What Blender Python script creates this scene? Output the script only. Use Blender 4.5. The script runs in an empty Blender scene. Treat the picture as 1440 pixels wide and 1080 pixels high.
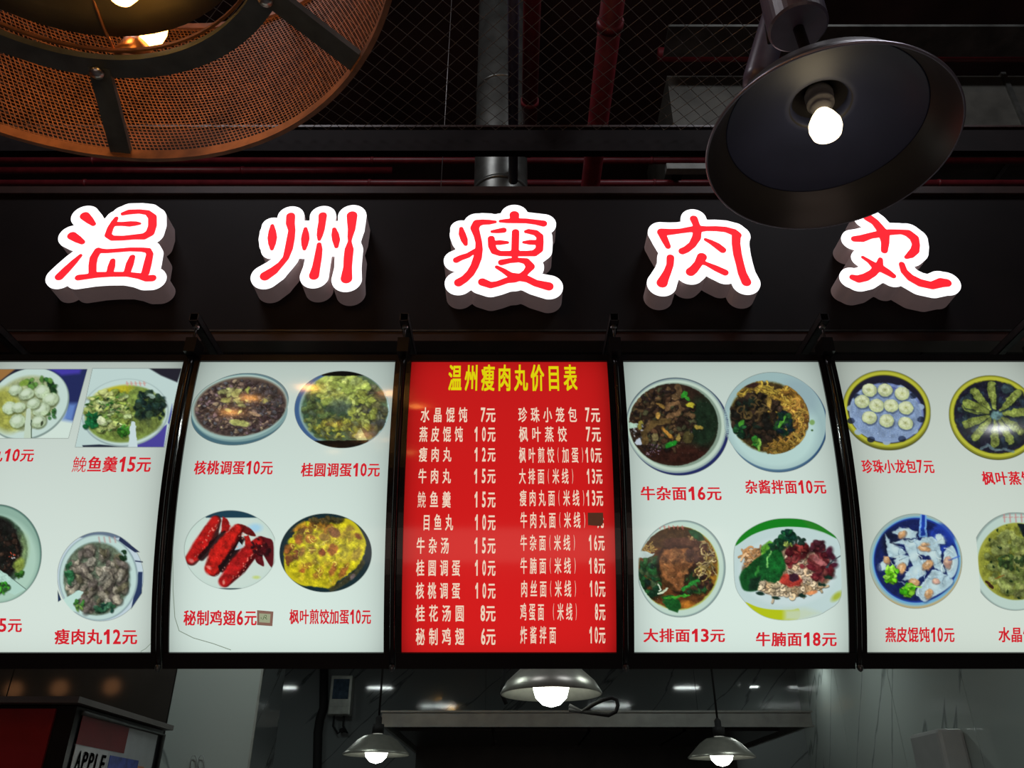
import bpy, bmesh, math, random
import numpy as np
from mathutils import Vector, Matrix
PI = math.pi
C = bpy.context.scene.collection
sc = bpy.context.scene

# ------------------------------------------------------------------ camera, world, lights, exposure
FPX = 1130.0
PITCH = math.radians(29.1)
CP, SP = math.cos(PITCH), math.sin(PITCH)
EYE = 1.5
cam_data = bpy.data.cameras.new('camera')
cam_data.sensor_width = 36.0
cam_data.lens = FPX / 1440.0 * 36.0
cam_data.clip_start = 0.02
cam = bpy.data.objects.new('camera', cam_data)
C.objects.link(cam)
cam.location = (0, 0, EYE)
cam.rotation_euler = (PI / 2 + PITCH, 0, 0)
sc.camera = cam

world = bpy.data.worlds.new('World')
sc.world = world
world.use_nodes = True
bg = world.node_tree.nodes['Background']
bg.inputs[0].default_value = (1.0, 0.8, 0.85, 1)
bg.inputs[1].default_value = 0.010

sc.view_settings.view_transform = 'Standard'
sc.view_settings.look = 'None'
sc.view_settings.exposure = 0.0
sc.view_settings.gamma = 1.0
sc.view_settings.use_curve_mapping = False


def fill_light(loc, size, power, col, rot=(0, 0, 0)):
    l = bpy.data.lights.new('fill_light', 'AREA')
    l.shape = 'RECTANGLE'
    l.size, l.size_y = size
    l.energy = power
    l.color = col
    o = bpy.data.objects.new('fill_light', l)
    C.objects.link(o)
    o.location = loc
    o.rotation_euler = rot
    return o


# unseen fill lights added high overhead to brighten the hall's upper parts
fill_light((-2.2, 0.7, 7.0), (1.6, 0.6), 42, (0.95, 0.93, 1.0), (math.radians(25), 0, 0))
fill_light((2.4, 0.7, 7.0), (1.6, 0.6), 42, (0.92, 0.92, 1.0), (math.radians(25), 0, 0))
# warm fill added low down, lighting things from below
fill_light((0.0, -3.0, 0.4), (4.0, 1.0), 12, (1.0, 0.72, 0.6), (math.radians(125), 0, 0))


def dirpx(x, y):
    """world direction through a point of the photograph (right, forward, up)"""
    v = 540.0 - y
    return x - 720.0, FPX * CP - v * SP, v * CP + FPX * SP


def at(x, y, Y):
    dx, fy, uz = dirpx(x, y)
    k = Y / fy
    return Vector((dx * k, Y, uz * k + EYE))


def atz(x, y, Z):
    dx, fy, uz = dirpx(x, y)
    k = (Z - EYE) / uz
    return Vector((dx * k, fy * k, Z))


# ------------------------------------------------------------------ materials
def lin(c):
    return tuple(((v / 255.0) / 12.92 if v / 255.0 <= 0.04045 else ((v / 255.0 + 0.055) / 1.055) ** 2.4) for v in c[:3])


def mat(name, rgb, rough=0.5, metal=0.0, noise=0.0, nscale=20.0, bump=0.0, spec=0.5, emit=None, estr=0.0, coat=0.0, sample=None):
    m = bpy.data.materials.new(name)
    m.use_nodes = True
    nt = m.node_tree
    b = nt.nodes['Principled BSDF']
    b.inputs['Base Color'].default_value = (*rgb, 1)
    b.inputs['Roughness'].default_value = rough
    b.inputs['Metallic'].default_value = metal
    b.inputs['Specular IOR Level'].default_value = spec
    b.inputs['Coat Weight'].default_value = coat
    if emit:
        b.inputs['Emission Color'].default_value = (*emit, 1)
        b.inputs['Emission Strength'].default_value = estr
    if noise or bump:
        tc = nt.nodes.new('ShaderNodeTexCoord')
        n = nt.nodes.new('ShaderNodeTexNoise')
        n.inputs['Scale'].default_value = nscale
        n.inputs['Detail'].default_value = 5
        nt.links.new(tc.outputs['Object'], n.inputs['Vector'])
        if noise:
            r = nt.nodes.new('ShaderNodeMapRange')
            r.inputs['From Min'].default_value = 0.3
            r.inputs['From Max'].default_value = 0.7
            r.inputs['To Min'].default_value = 1 - noise
            r.inputs['To Max'].default_value = 1 + noise
            mx = nt.nodes.new('ShaderNodeVectorMath')
            mx.operation = 'SCALE'
            mx.inputs[0].default_value = rgb
            nt.links.new(n.outputs['Fac'], r.inputs['Value'])
            nt.links.new(r.outputs['Result'], mx.inputs['Scale'])
            nt.links.new(mx.outputs['Vector'], b.inputs['Base Color'])
        if bump:
            bp = nt.nodes.new('ShaderNodeBump')
            bp.inputs['Strength'].default_value = bump
            bp.inputs['Distance'].default_value = 0.01
            nt.links.new(n.outputs['Fac'], bp.inputs['Height'])
            nt.links.new(bp.outputs['Normal'], b.inputs['Normal'])
    if sample:
        m.cycles.emission_sampling = sample
    return m


def marble(name, base, vein, rough=0.08, scale=1.0, rot=0.0):
    m = mat(name, base, rough, spec=0.5)
    nt = m.node_tree
    b = nt.nodes['Principled BSDF']
    tc = nt.nodes.new('ShaderNodeTexCoord')
    ca, sa = math.cos(rot), math.sin(rot)
    d1 = nt.nodes.new('ShaderNodeVectorMath'); d1.operation = 'DOT_PRODUCT'
    d2 = nt.nodes.new('ShaderNodeVectorMath'); d2.operation = 'DOT_PRODUCT'
    d1.inputs[1].default_value = (ca * 0.28, ca * 0.28, sa * 0.28)      # along the veins
    d2.inputs[1].default_value = (-sa * 1.5, -sa * 1.5, ca * 1.5)       # across them
    cb = nt.nodes.new('ShaderNodeCombineXYZ')
    nz = nt.nodes.new('ShaderNodeTexNoise')
    nz.inputs['Scale'].default_value = 1.5 * scale
    nz.inputs['Detail'].default_value = 6
    nz.inputs['Roughness'].default_value = 0.45
    sb = nt.nodes.new('ShaderNodeMath'); sb.operation = 'SUBTRACT'; sb.inputs[1].default_value = 0.5
    ab = nt.nodes.new('ShaderNodeMath'); ab.operation = 'ABSOLUTE'
    mr = nt.nodes.new('ShaderNodeMapRange')
    mr.inputs['From Max'].default_value = 0.010
    mix = nt.nodes.new('ShaderNodeMix'); mix.data_type = 'RGBA'
    mix.inputs['A'].default_value = (*vein, 1)
    mix.inputs['B'].default_value = (*base, 1)
    L = nt.links.new
    L(tc.outputs['Object'], d1.inputs[0]); L(tc.outputs['Object'], d2.inputs[0])
    L(d1.outputs['Value'], cb.inputs[0]); L(d2.outputs['Value'], cb.inputs[1]); L(cb.outputs[0], nz.inputs['Vector'])
    L(nz.outputs['Fac'], sb.inputs[0]); L(sb.outputs[0], ab.inputs[0]); L(ab.outputs[0], mr.inputs['Value'])
    L(mr.outputs['Result'], mix.inputs['Factor']); L(mix.outputs['Result'], b.inputs['Base Color'])
    return m


M = {}
M['frame'] = mat('black_gloss_frame', (0.008, 0.007, 0.007), 0.22, noise=0.2, nscale=9)
M['trim_grey'] = mat('grey_metal_strip', (0.16, 0.17, 0.17), 0.3, 0.9, noise=0.2, nscale=30)
M['fascia'] = mat('dark_fascia', (0.009, 0.006, 0.006), 0.5, spec=0.15, noise=0.35, nscale=3)
M['fascia_trim'] = mat('brown_trim', (0.04, 0.018, 0.014), 0.4, noise=0.3, nscale=12)
M['arm'] = mat('dark_steel_tube', (0.05, 0.048, 0.05), 0.4, 0.7, noise=0.3, nscale=40)
M['bolt'] = mat('zinc_bolt', (0.45, 0.45, 0.45), 0.3, 1.0, noise=0.1)
M['return'] = mat('white_letter_side', (0.62, 0.5, 0.5), 0.45, noise=0.08, nscale=8, emit=lin((92, 78, 78)), estr=0.35)
M['face'] = mat('lit_white_acrylic', (0.8, 0.8, 0.8), 0.3, noise=0.01, emit=(1.0, 0.99, 1.0), estr=1.5, sample='FRONT')
M['stroke'] = mat('lit_red_acrylic', (0.1, 0.0, 0.0), 0.3, noise=0.01, emit=lin((255, 40, 52)), estr=1.0, sample='NONE')
M['beam'] = mat('dark_painted_beam', (0.008, 0.005, 0.005), 0.7, spec=0.15, noise=0.3, nscale=6)
M['red_pipe'] = mat('red_sprinkler_pipe', (0.17, 0.016, 0.022), 0.4, noise=0.25, nscale=14)
M['dark_pipe'] = mat('black_pipe', (0.012, 0.011, 0.013), 0.45, noise=0.2)
M['duct'] = mat('galvanised_duct', (0.20, 0.21, 0.19), 0.38, 0.75, noise=0.35, nscale=7, bump=0.15)
M['duct_pale'] = mat('grey_green_duct', (0.13, 0.13, 0.11), 0.5, 0.3, noise=0.3, nscale=5)
M['wire'] = mat('galvanised_wire', (0.30, 0.29, 0.28), 0.4, 0.6, noise=0.1)
M['deck'] = mat('dark_roof_deck', (0.050, 0.026, 0.026), 0.8, noise=0.4, nscale=2)
M['mesh'] = mat('rusty_brown_mesh', (0.30, 0.13, 0.06), 0.5, 0.3, noise=0.3, nscale=30)
M['iron'] = mat('black_iron', (0.085, 0.098, 0.090), 0.5, 0.1, noise=0.3, nscale=25)
M['copper'] = mat('copper_socket', (0.45, 0.20, 0.09), 0.35, 0.8, noise=0.2)
M['amber_on'] = mat('amber_bulb_lit', (1, 0.6, 0.2), 0.2, noise=0.01, emit=(1.0, 0.50, 0.13), estr=9)
M['amber_off'] = mat('amber_glass', (0.35, 0.16, 0.06), 0.1, noise=0.02, emit=(1.0, 0.35, 0.08), estr=0.12)
M['shade_rim'] = mat('rim_highlight', (0.30, 0.28, 0.34), 0.3, 0.6, noise=0.1)  # lighter ring stands for light caught on the black shade's edge
M['bronze'] = mat('dark_bronze_plate', (0.10, 0.085, 0.045), 0.45, 0.3, noise=0.2)
M['shade_brim'] = mat('brown_black_brim', (0.024, 0.021, 0.022), 0.35, noise=0.12, nscale=10)
M['shade'] = mat('blue_lit_shade', (0.034, 0.040, 0.085), 0.45, noise=0.12, nscale=10)  # inside of the black shade, bluish ambient light put into its colour
M['pole'] = mat('violet_grey_tube', (0.11, 0.10, 0.15), 0.35, noise=0.15)
M['ceramic'] = mat('grey_ceramic', (0.35, 0.33, 0.32), 0.35, noise=0.1)
M['warm_bulb'] = mat('warm_bulb_lit', (1, 0.9, 0.7), 0.3, noise=0.01, emit=(1.0, 0.82, 0.52), estr=4)
M['white_bulb'] = mat('white_bulb_lit', (1, 1, 1), 0.3, noise=0.01, emit=(0.95, 1.0, 0.9), estr=9)
M['steel_shade'] = mat('brushed_steel_shade', (0.42, 0.42, 0.36), 0.33, 0.65, noise=0.1, nscale=40)
M['cable'] = mat('black_cable', (0.004, 0.004, 0.004), 0.8, noise=0.1)
M['hood'] = mat('stainless_hood', (0.34, 0.37, 0.35), 0.45, 0.4, noise=0.15, nscale=14)
M['hood_in'] = mat('dark_hood_inside', (0.020, 0.022, 0.021), 0.35, 0.5, noise=0.3, nscale=6)  # near-black tone for the hood's inside and splashback
M['marble_pale'] = marble('pale_marble_tile', (0.42, 0.47, 0.44), (0.20, 0.23, 0.22), 0.10, 1.0, -1.0)
M['marble_grey'] = marble('grey_marble_tile', (0.17, 0.19, 0.19), (0.07, 0.08, 0.08), 0.06, 1.3, 0.75)
M['grout'] = mat('dark_grout', (0.10, 0.11, 0.105), 0.8, noise=0.2)
M['brown_wall'] = mat('dark_brown_gloss_panel', (0.050, 0.044, 0.038), 0.06, noise=0.25, nscale=4)
M['kiosk_black'] = mat('black_kiosk', (0.006, 0.006, 0.007), 0.3, noise=0.2)
M['kiosk_red'] = mat('dark_red_panel', (0.26, 0.012, 0.018), 0.35, noise=0.1)
M['cornice'] = mat('grey_cornice', (0.12, 0.108, 0.10), 0.4, noise=0.1)
M['poster_red'] = mat('poster_red', (0.13, 0.006, 0.010), 0.4, noise=0.2, nscale=12)
M['poster_white'] = mat('poster_white', (0.34, 0.36, 0.36), 0.3, noise=0.08)
M['poster_blue'] = mat('poster_blue', (0.05, 0.08, 0.30), 0.3, noise=0.5, nscale=40)
M['poster_orange'] = mat('poster_orange', (0.5, 0.18, 0.06), 0.3, noise=0.2)
M['black_print'] = mat('black_print', (0.008, 0.008, 0.008), 0.4, noise=0.1)
M['ebox'] = mat('grey_meter_box', (0.40, 0.42, 0.38), 0.25, 0.2, noise=0.15)
M['ebox_glass'] = mat('meter_window', (0.06, 0.09, 0.13), 0.05, noise=0.3, nscale=30)
M['plastic'] = mat('frosted_plastic', (0.42, 0.43, 0.42), 0.3, noise=0.12, nscale=5)
M['floor'] = mat('grey_floor_tile', (0.16, 0.15, 0.15), 0.35, noise=0.2, nscale=3)
M['sticker'] = mat('brown_tape', (0.12, 0.06, 0.04), 0.6, noise=0.2, nscale=60, emit=lin((128, 96, 84)), estr=1.0, sample='NONE')
M['sticker_dark'] = mat('dark_brown_tape', (0.06, 0.03, 0.02), 0.6, noise=0.2, nscale=60, emit=lin((78, 44, 30)), estr=0.9, sample='NONE')
M['sticker_in'] = mat('sticker_paper', (0.2, 0.2, 0.15), 0.6, noise=0.2, nscale=60, emit=lin((150, 158, 128)), estr=1.0, sample='NONE')


# ------------------------------------------------------------------ object helpers
def link(name, me, m, parent=None):
    o = bpy.data.objects.new(name, me)
    C.objects.link(o)
    if m:
        me.materials.append(m)
    if parent:
        o.parent = parent
        o.matrix_parent_inverse = Matrix.Translation(-Vector(parent.location))
        o.matrix_parent_inverse = parent.matrix_basis.inverted()
    return o


def thing(name, label, cat, loc=(0, 0, 0), group=None):
    o = bpy.data.objects.new(name, None)
    C.objects.link(o)
    o.empty_display_size = 0.05
    o.location = loc
    o['label'] = label
    o['category'] = cat
    if group:
        o['group'] = group
    return o


def tag(o, label, cat, group=None):
    o['label'] = label
    o['category'] = cat
    if group:
        o['group'] = group
    return o


def finish(name, bm, m, parent=None, smooth=False, bevel=0):
    if bevel:
        bmesh.ops.bevel(bm, geom=[e for e in bm.edges], offset=bevel, segments=2, affect='EDGES', profile=0.5)
    bmesh.ops.recalc_face_normals(bm, faces=bm.faces)
    me = bpy.data.meshes.new(name)
    bm.to_mesh(me)
    bm.free()
    if smooth:
        me.polygons.foreach_set('use_smooth', [True] * len(me.polygons))
    return link(name, me, m, parent)


def box(bm, lo, hi, mtx=None):
    x0, y0, z0 = lo
    x1, y1, z1 = hi
    co = [(x0, y0, z0), (x1, y0, z0), (x1, y1, z0), (x0, y1, z0), (x0, y0, z1), (x1, y0, z1), (x1, y1, z1), (x0, y1, z1)]
    v = [bm.verts.new(mtx @ Vector(c) if mtx else c) for c in co]
    for f in ((0, 3, 2, 1), (4, 5, 6, 7), (0, 1, 5, 4), (1, 2, 6, 5), (2, 3, 7, 6), (3, 0, 4, 7)):
        bm.faces.new([v[i] for i in f])


def tube(bm, pts, r, seg=10, caps=True, closed=False):
    pts = [Vector(p) for p in pts]
    n = len(pts)
    rs = r if isinstance(r, (list, tuple)) else [r] * n
    rings = []
    up = None
    for i, p in enumerate(pts):
        if closed:
            t = (pts[(i + 1) % n] - pts[i - 1]).normalized()
        else:
            t = (pts[min(i + 1, n - 1)] - pts[max(i - 1, 0)]).normalized()
        if up is None:
            up = Vector((0, 0, 1)) if abs(t.z) < 0.9 else Vector((1, 0, 0))
        a = t.cross(up).normalized()
        b = a.cross(t).normalized()
        up = b
        rings.append([bm.verts.new(p + rs[i] * (math.cos(2 * PI * k / seg) * a + math.sin(2 * PI * k / seg) * b)) for k in range(seg)])
    for i in range(n - (0 if closed else 1)):
        A, B = rings[i], rings[(i + 1) % n]
        for k in range(seg):
            bm.faces.new([A[k], A[(k + 1) % seg], B[(k + 1) % seg], B[k]])
    if caps and not closed:
        bm.faces.new(rings[0])
        bm.faces.new(rings[-1][::-1])


def lathe(bm, prof, seg=48, center=(0, 0, 0), mtx=None):
    """revolve (r, z) pairs about the vertical axis"""
    c = Vector(center)
    rings = []
    for r, z in prof:
        ring = []
        if r < 1e-6:
            p = Vector((0, 0, z))
            ring = [bm.verts.new((mtx @ p if mtx else p) + c)]
        else:
            for k in range(seg):
                p = Vector((r * math.cos(2 * PI * k / seg), r * math.sin(2 * PI * k / seg), z))
                ring.append(bm.verts.new((mtx @ p if mtx else p) + c))
        rings.append(ring)
    for A, B in zip(rings, rings[1:]):
        if len(A) == 1 and len(B) == 1:
            continue
        for k in range(seg):
            k2 = (k + 1) % seg
            if len(A) == 1:
                bm.faces.new([A[0], B[k], B[k2]])
            elif len(B) == 1:
                bm.faces.new([A[k], B[0], A[k2]])
            else:
                bm.faces.new([A[k], B[k], B[k2], A[k2]])


def shape_box(name, lo, hi, m, parent=None, bevel=0):
    bm = bmesh.new()
    box(bm, lo, hi)
    return finish(name, bm, m, parent, bevel=bevel)


def shape_tube(name, pts, r, m, parent=None, seg=10, smooth=True):
    bm = bmesh.new()
    tube(bm, pts, r, seg)
    return finish(name, bm, m, parent, smooth)


def grid_mesh(name, V, m, parent=None, colors=None, keep=None):
    """V: (rows, cols, 3) array of points; colors: (rows, cols, 4)"""
    h, w = V.shape[:2]
    idx = np.arange(h * w).reshape(h, w)
    q = np.stack([idx[:-1, :-1], idx[:-1, 1:], idx[1:, 1:], idx[1:, :-1]], -1).reshape(-1, 4)
    if keep is not None:
        k = keep.reshape(-1)
        q = q[k[q].any(1)]
        used = np.zeros(h * w, bool)
        used[q.ravel()] = True
        remap = np.cumsum(used) - 1
        q = remap[q]
        Vf = V.reshape(-1, 3)[used]
        Cf = colors.reshape(-1, 4)[used] if colors is not None else None
    else:
        Vf = V.reshape(-1, 3)
        Cf = colors.reshape(-1, 4) if colors is not None else None
    me = bpy.data.meshes.new(name)
    me.vertices.add(len(Vf))
    me.vertices.foreach_set('co', Vf.astype(np.float32).ravel())
    me.loops.add(len(q) * 4)
    me.loops.foreach_set('vertex_index', q.astype(np.int32).ravel())
    me.polygons.add(len(q))
    me.polygons.foreach_set('loop_start', np.arange(0, len(q) * 4, 4, dtype=np.int32))
    me.update(calc_edges=True)
    me.validate()
    if Cf is not None:
        at_ = me.color_attributes.new('print', 'FLOAT_COLOR', 'POINT')
        at_.data.foreach_set('color', Cf.astype(np.float32).ravel())
    return link(name, me, m, parent)


# ------------------------------------------------------------------ the setting
def structure(o):
    o['kind'] = 'structure'
    return o


structure(shape_box('floor', (-6, -6, -0.1), (6, 9, 0.0), M['floor']))
structure(shape_box('ceiling', (-7, -6, 7.2), (7, 10, 7.3), M['deck']))
structure(shape_box('wall_far', (-7, 9.0, 0), (7, 9.1, 7.2), M['deck']))
SOFF = EYE + 1.476          # underside of the stall's ceiling
FY = 2.35                   # front plane of the fascia


def tile_wall(name, size_u, size_v, u0, v0, nu, nv, place, m, thick=0.008, gap=0.004, label=None, joggle=0.0):
    """a wall slab with separate tiles; place(u, v, d) -> point, d out of the wall"""
    bm = bmesh.new()
    a = [place(u, v, d) for d in (0, -0.06) for (u, v) in ((u0, v0), (u0 + nu * size_u, v0), (u0 + nu * size_u, v0 + nv * size_v), (u0, v0 + nv * size_v))]
    vs = [bm.verts.new(p) for p in a]
    for f in ((0, 1, 2, 3), (4, 5, 6, 7), (0, 1, 5, 4), (1, 2, 6, 5), (2, 3, 7, 6), (3, 0, 4, 7)):
        bm.faces.new([vs[i] for i in f])
    w = finish(name, bm, M['grout'])
    for i in range(nu):
        for j in range(nv):
            us, ue = u0 + i * size_u + gap / 2, u0 + (i + 1) * size_u - gap / 2
            s, e = v0 + j * size_v + gap / 2, v0 + (j + 1) * size_v - gap / 2
            bm = bmesh.new()
            pr = [[bm.verts.new(place(u, v, d)) for (u, v) in ((us, s), (ue, s), (ue, e), (us, e))] for d in (0.0005, thick)]
            bm.faces.new(pr[0]); bm.faces.new(pr[1])
            for k in range(4):
                bm.faces.new([pr[0][k], pr[0][(k + 1) % 4], pr[1][(k + 1) % 4], pr[1][k]])
            finish('tile', bm, m, w)
    return w


KB = 6.5      # back wall of the kitchen
XR = 2.19     # right wall
structure(tile_wall('wall_back', 0.8, 1.488, -2.6, 0.0, 6, 2, lambda u, v, d: Vector((u, KB - d, v)), M['marble_grey']))
structure(tile_wall('wall_right', 0.8, 1.488, 2.5, 0.0, 5, 2, lambda u, v, d: Vector((XR - d, u, v)), M['marble_pale']))
# ceiling of the stall, made of panels
cw = structure(shape_box('ceiling_stall', (-4.0, FY + 0.06, SOFF + 0.012), (4.0, KB, SOFF + 0.05), M['deck']))
for i in range(26):
    for j in range(2):
        shape_box('ceiling_panel', (-3.95 + i * 0.3, FY + 0.07 + j * 1.2, SOFF), (-3.95 + i * 0.3 + 0.294, FY + 0.07 + j * 1.2 + 1.19, SOFF + 0.012), M['fascia'], cw)
# dark glossy party wall on the left of the pillar
pw = structure(shape_box('wall_left', (-4.6, 3.42, 0), (-1.36, 3.48, SOFF), M['grout']))
for i in range(4):
    x1 = -1.362 - i * 0.66
    shape_box('wall_panel', (x1 - 0.655, 3.412, 0.0), (x1, 3.42, SOFF - 0.01), M['brown_wall'], pw)

# pillar clad in pale marble
pil = thing('pillar', 'pale grey marble-clad pillar under the second menu box', 'pillar', (-1.18, 3.4, 0))
shape_box('core', (-1.345, 3.41, 0), (-1.02, 3.75, SOFF), M['grout'], pil)
shape_box('tile', (-1.352, 3.40, 0.0), (-1.012, 3.41, 1.30), M['marble_pale'], pil)
shape_box('tile', (-1.352, 3.40, 1.304), (-1.012, 3.41, SOFF - 0.002), M['marble_pale'], pil)
shape_box('corner_strip', (-1.012, 3.396, 0.0), (-1.004, 3.404, SOFF - 0.002), M['ebox'], pil)
shape_box('side_tile', (-1.02, 3.412, 0.0), (-1.010, 3.75, SOFF - 0.002), M['marble_grey'], pil)

# ------------------------------------------------------------------ fascia board
ZT = at(720, 265, FY).z
fas = shape_box('fascia_board', (-4.0, FY, SOFF + 0.034), (4.0, FY + 0.05, ZT - 0.035), M['fascia'])
tag(fas, 'long black board that carries the five glowing characters', 'board')
structure(shape_box('trim_1', (-4.0, FY - 0.012, ZT - 0.034), (4.0, FY + 0.06, ZT), M['fascia_trim']))
structure(shape_box('trim_2', (-4.0, FY - 0.02, SOFF - 0.01), (4.0, FY + 0.055, SOFF + 0.026), M['fascia_trim']))
structure(shape_box('trim_3', (-4.0, FY - 0.024, SOFF + 0.027), (4.0, FY - 0.002, SOFF + 0.033), M['trim_grey']))

# ------------------------------------------------------------------ illuminated characters, drawn stroke by stroke
LET = {
 'wen': ('leftmost glowing character, a red water character with three dots, above the soup menu', (50, 270), [
  [(420,208,36),(460,245,28),(492,275,16)], [(312,375,34),(360,405,28),(398,428,18)],
  [(385,540,8),(330,595,20),(260,665,28),(205,720,30)],
  [(738,190,11),(790,175,20),(880,170,16),(950,180,19),(990,220,30),(990,290,30),(970,350,31),(920,380,27),(840,385,20),(740,395,18),(650,395,20),(615,370,22),(635,310,20),(665,260,18),(685,228,12)],
  [(665,275,16),(730,275,14),(800,275,22),(850,272,16),(885,272,5)],
  [(525,500,20),(600,505,14),(700,498,13),(800,490,13),(900,492,15),(955,500,20),(968,530,23),(950,610,27),(930,690,27)],
  [(530,500,24),(495,560,27),(485,620,26),(485,700,25)], [(655,585,16),(645,630,24),(630,690,22)],
  [(820,555,18),(800,610,26),(775,690,22)],
  [(365,728,22),(430,720,20),(520,705,22),(640,700,18),(780,700,17),(880,715,22),(940,735,24),(990,732,26)]]),
 'zhou': ('glowing red character of three upright strokes and dots, second from left', (340, 270), [
  [(260,290,10),(260,340,26),(260,390,34),(258,440,26),(256,485,10)],
  [(415,210,32),(412,270,32),(425,330,24),(415,400,28),(400,480,28),(375,560,20),(330,615,20),(270,670,32),(200,715,38)],
  [(540,315,10),(540,360,24),(538,400,30),(533,450,22),(530,485,10)],
  [(685,205,30),(680,260,26),(670,320,26),(660,370,20),(655,405,9)],
  [(655,448,14),(655,490,22),(645,560,26),(630,640,28),(612,710,36)],
  [(782,320,12),(790,365,26),(798,410,28),(800,465,12)],
  [(932,205,40),(930,260,34),(928,320,26),(915,385,16),(913,420,9)],
  [(912,430,12),(908,490,32),(900,560,32),(895,640,30),(885,735,42)]]),
 'shou': ('glowing red many-stroked character above the red price list, middle of five', (610, 280), [
  [(232,255,12),(240,300,24),(258,350,24),(270,385,12)],
  [(520,198,7),(470,200,18),(410,200,22),(365,210,31),(345,250,31),(365,310,24),(380,370,22),(382,430,26),(370,500,30),(345,570,28),(310,630,28),(260,680,28),(210,710,32)],
  [(350,440,12),(290,480,18),(230,500,20),(190,520,22)],
  [(680,140,36),(680,175,32)], [(560,192,7),(620,190,16),(700,188,20),(780,190,19),(860,200,20),(925,212,26)],
  [(490,280,7),(540,275,16),(590,268,20)],
  [(485,340,24),(490,400,26),(510,445,24),(560,465,19),(680,465,22),(790,465,21),(850,462,25),(890,430,27),(895,370,26),(895,320,24),(860,290,22),(800,278,18),(775,280,9)],
  [(500,375,14),(560,372,18),(625,372,6)], [(755,370,5),(810,370,18),(880,372,18)],
  [(690,285,26),(688,360,26),(686,440,26),(684,505,18)],
  [(570,540,22),(640,525,18),(720,520,16),(780,530,24),(815,575,31),(780,620,20),(740,660,28),(680,680,28),(620,690,22),(540,720,20),(480,732,24),(410,705,30)],
  [(530,578,9),(590,610,16),(650,650,22),(720,665,30),(790,680,26),(860,715,26),(970,742,34)]]),
 'rou': ('glowing red arch-shaped character with inner strokes, second from right', (890, 280), [
  [(240,285,32),(320,282,24),(400,275,18),(480,262,22),(540,258,31),(620,255,18),(700,255,20),(780,262,22),(850,285,28),(878,310,31)],
  [(240,290,28),(268,350,24),(295,405,18)], [(870,310,32),(868,380,30),(880,470,30),(900,550,28),(920,630,30),(955,705,34)],
  [(512,172,28),(530,215,24),(545,260,29),(535,330,32),(500,390,26),(450,430,26),(415,445,26)],
  [(315,500,26),(312,560,24),(290,620,26),(265,670,32),(245,712,40)],
  [(608,345,7),(660,370,16),(710,400,24),(755,435,24)],
  [(580,495,36),(550,550,28),(510,600,32),(485,620,34)], [(575,535,16),(620,552,12),(700,590,22),(775,625,24)]]),
 'wan': ('glowing red rounded character half under the black lamp, rightmost of five', (1150, 280), [
  [(420,160,33),(480,200,28),(520,250,32),(555,300,41),(565,370,28),(558,440,22)],
  [(305,342,22),(370,338,30),(440,315,24),(520,300,28),(600,285,24),(700,282,18),(760,295,31),(810,335,33),(825,390,26),(815,440,31),(780,475,27),(745,495,13)],
  [(375,495,7),(430,530,12),(480,570,28),(530,590,30),(590,625,24),(635,655,16)],
  [(525,515,14),(515,570,28),(460,630,28),(400,665,31),(340,680,30),(290,665,20)],
  [(705,555,18),(725,615,22),(780,670,28),(860,712,32),(960,735,30),(1040,710,39),(1085,712,32)]]),
}
LY = 2.262      # front plane of the characters


def contours(F, x0, z0, h):
    """zero contours of F (rows=z, cols=x), negative inside -> closed loops of points"""
    H, W = F.shape
    seg = {}
    ins = F < 0

    def pt(e):
        i, j, d = e
        if d == 0:
            a, b = F[i, j], F[i, j + 1]; t = a / (a - b)
            return (x0 + (j + t) * h, z0 + i * h)
        a, b = F[i, j], F[i + 1, j]; t = a / (a - b)
        return (x0 + j * h, z0 + (i + t) * h)
    code = ins[:-1, :-1] * 1 + ins[:-1, 1:] * 2 + ins[1:, 1:] * 4 + ins[1:, :-1] * 8
    adj = {}
    tab = {1: [(3, 0)], 2: [(0, 1)], 3: [(3, 1)], 4: [(1, 2)], 5: [(3, 0), (1, 2)], 6: [(0, 2)], 7: [(3, 2)], 8: [(2, 3)], 9: [(2, 0)], 10: [(0, 1), (2, 3)], 11: [(2, 1)], 12: [(1, 3)], 13: [(1, 0)], 14: [(0, 3)]}
    for i, j in zip(*np.nonzero((code > 0) & (code < 15))):
        ed = [(i, j, 0), (i, j + 1, 1), (i + 1, j, 0), (i, j, 1)]
        for a, b in tab[int(code[i, j])]:
            adj.setdefault(ed[a], []).append(ed[b])
            adj.setdefault(ed[b], []).append(ed[a])
    loops = []
    left = set(adj)
    while left:
        s = next(iter(left))
        loop = [s]; left.discard(s)
        cur = s
        while True:
            nx = [n for n in adj[cur] if n in left]
            if not nx:
                break
            cur = nx[0]; left.discard(cur); loop.append(cur)
        if len(loop) > 8:
            P = np.array([pt(e) for e in loop])
            for _ in range(2):
                P = 0.5 * P + 0.25 * (np.roll(P, 1, 0) + np.roll(P, -1, 0))
            loops.append(P[::2] if len(P) > 40 else P)
    return loops


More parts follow.
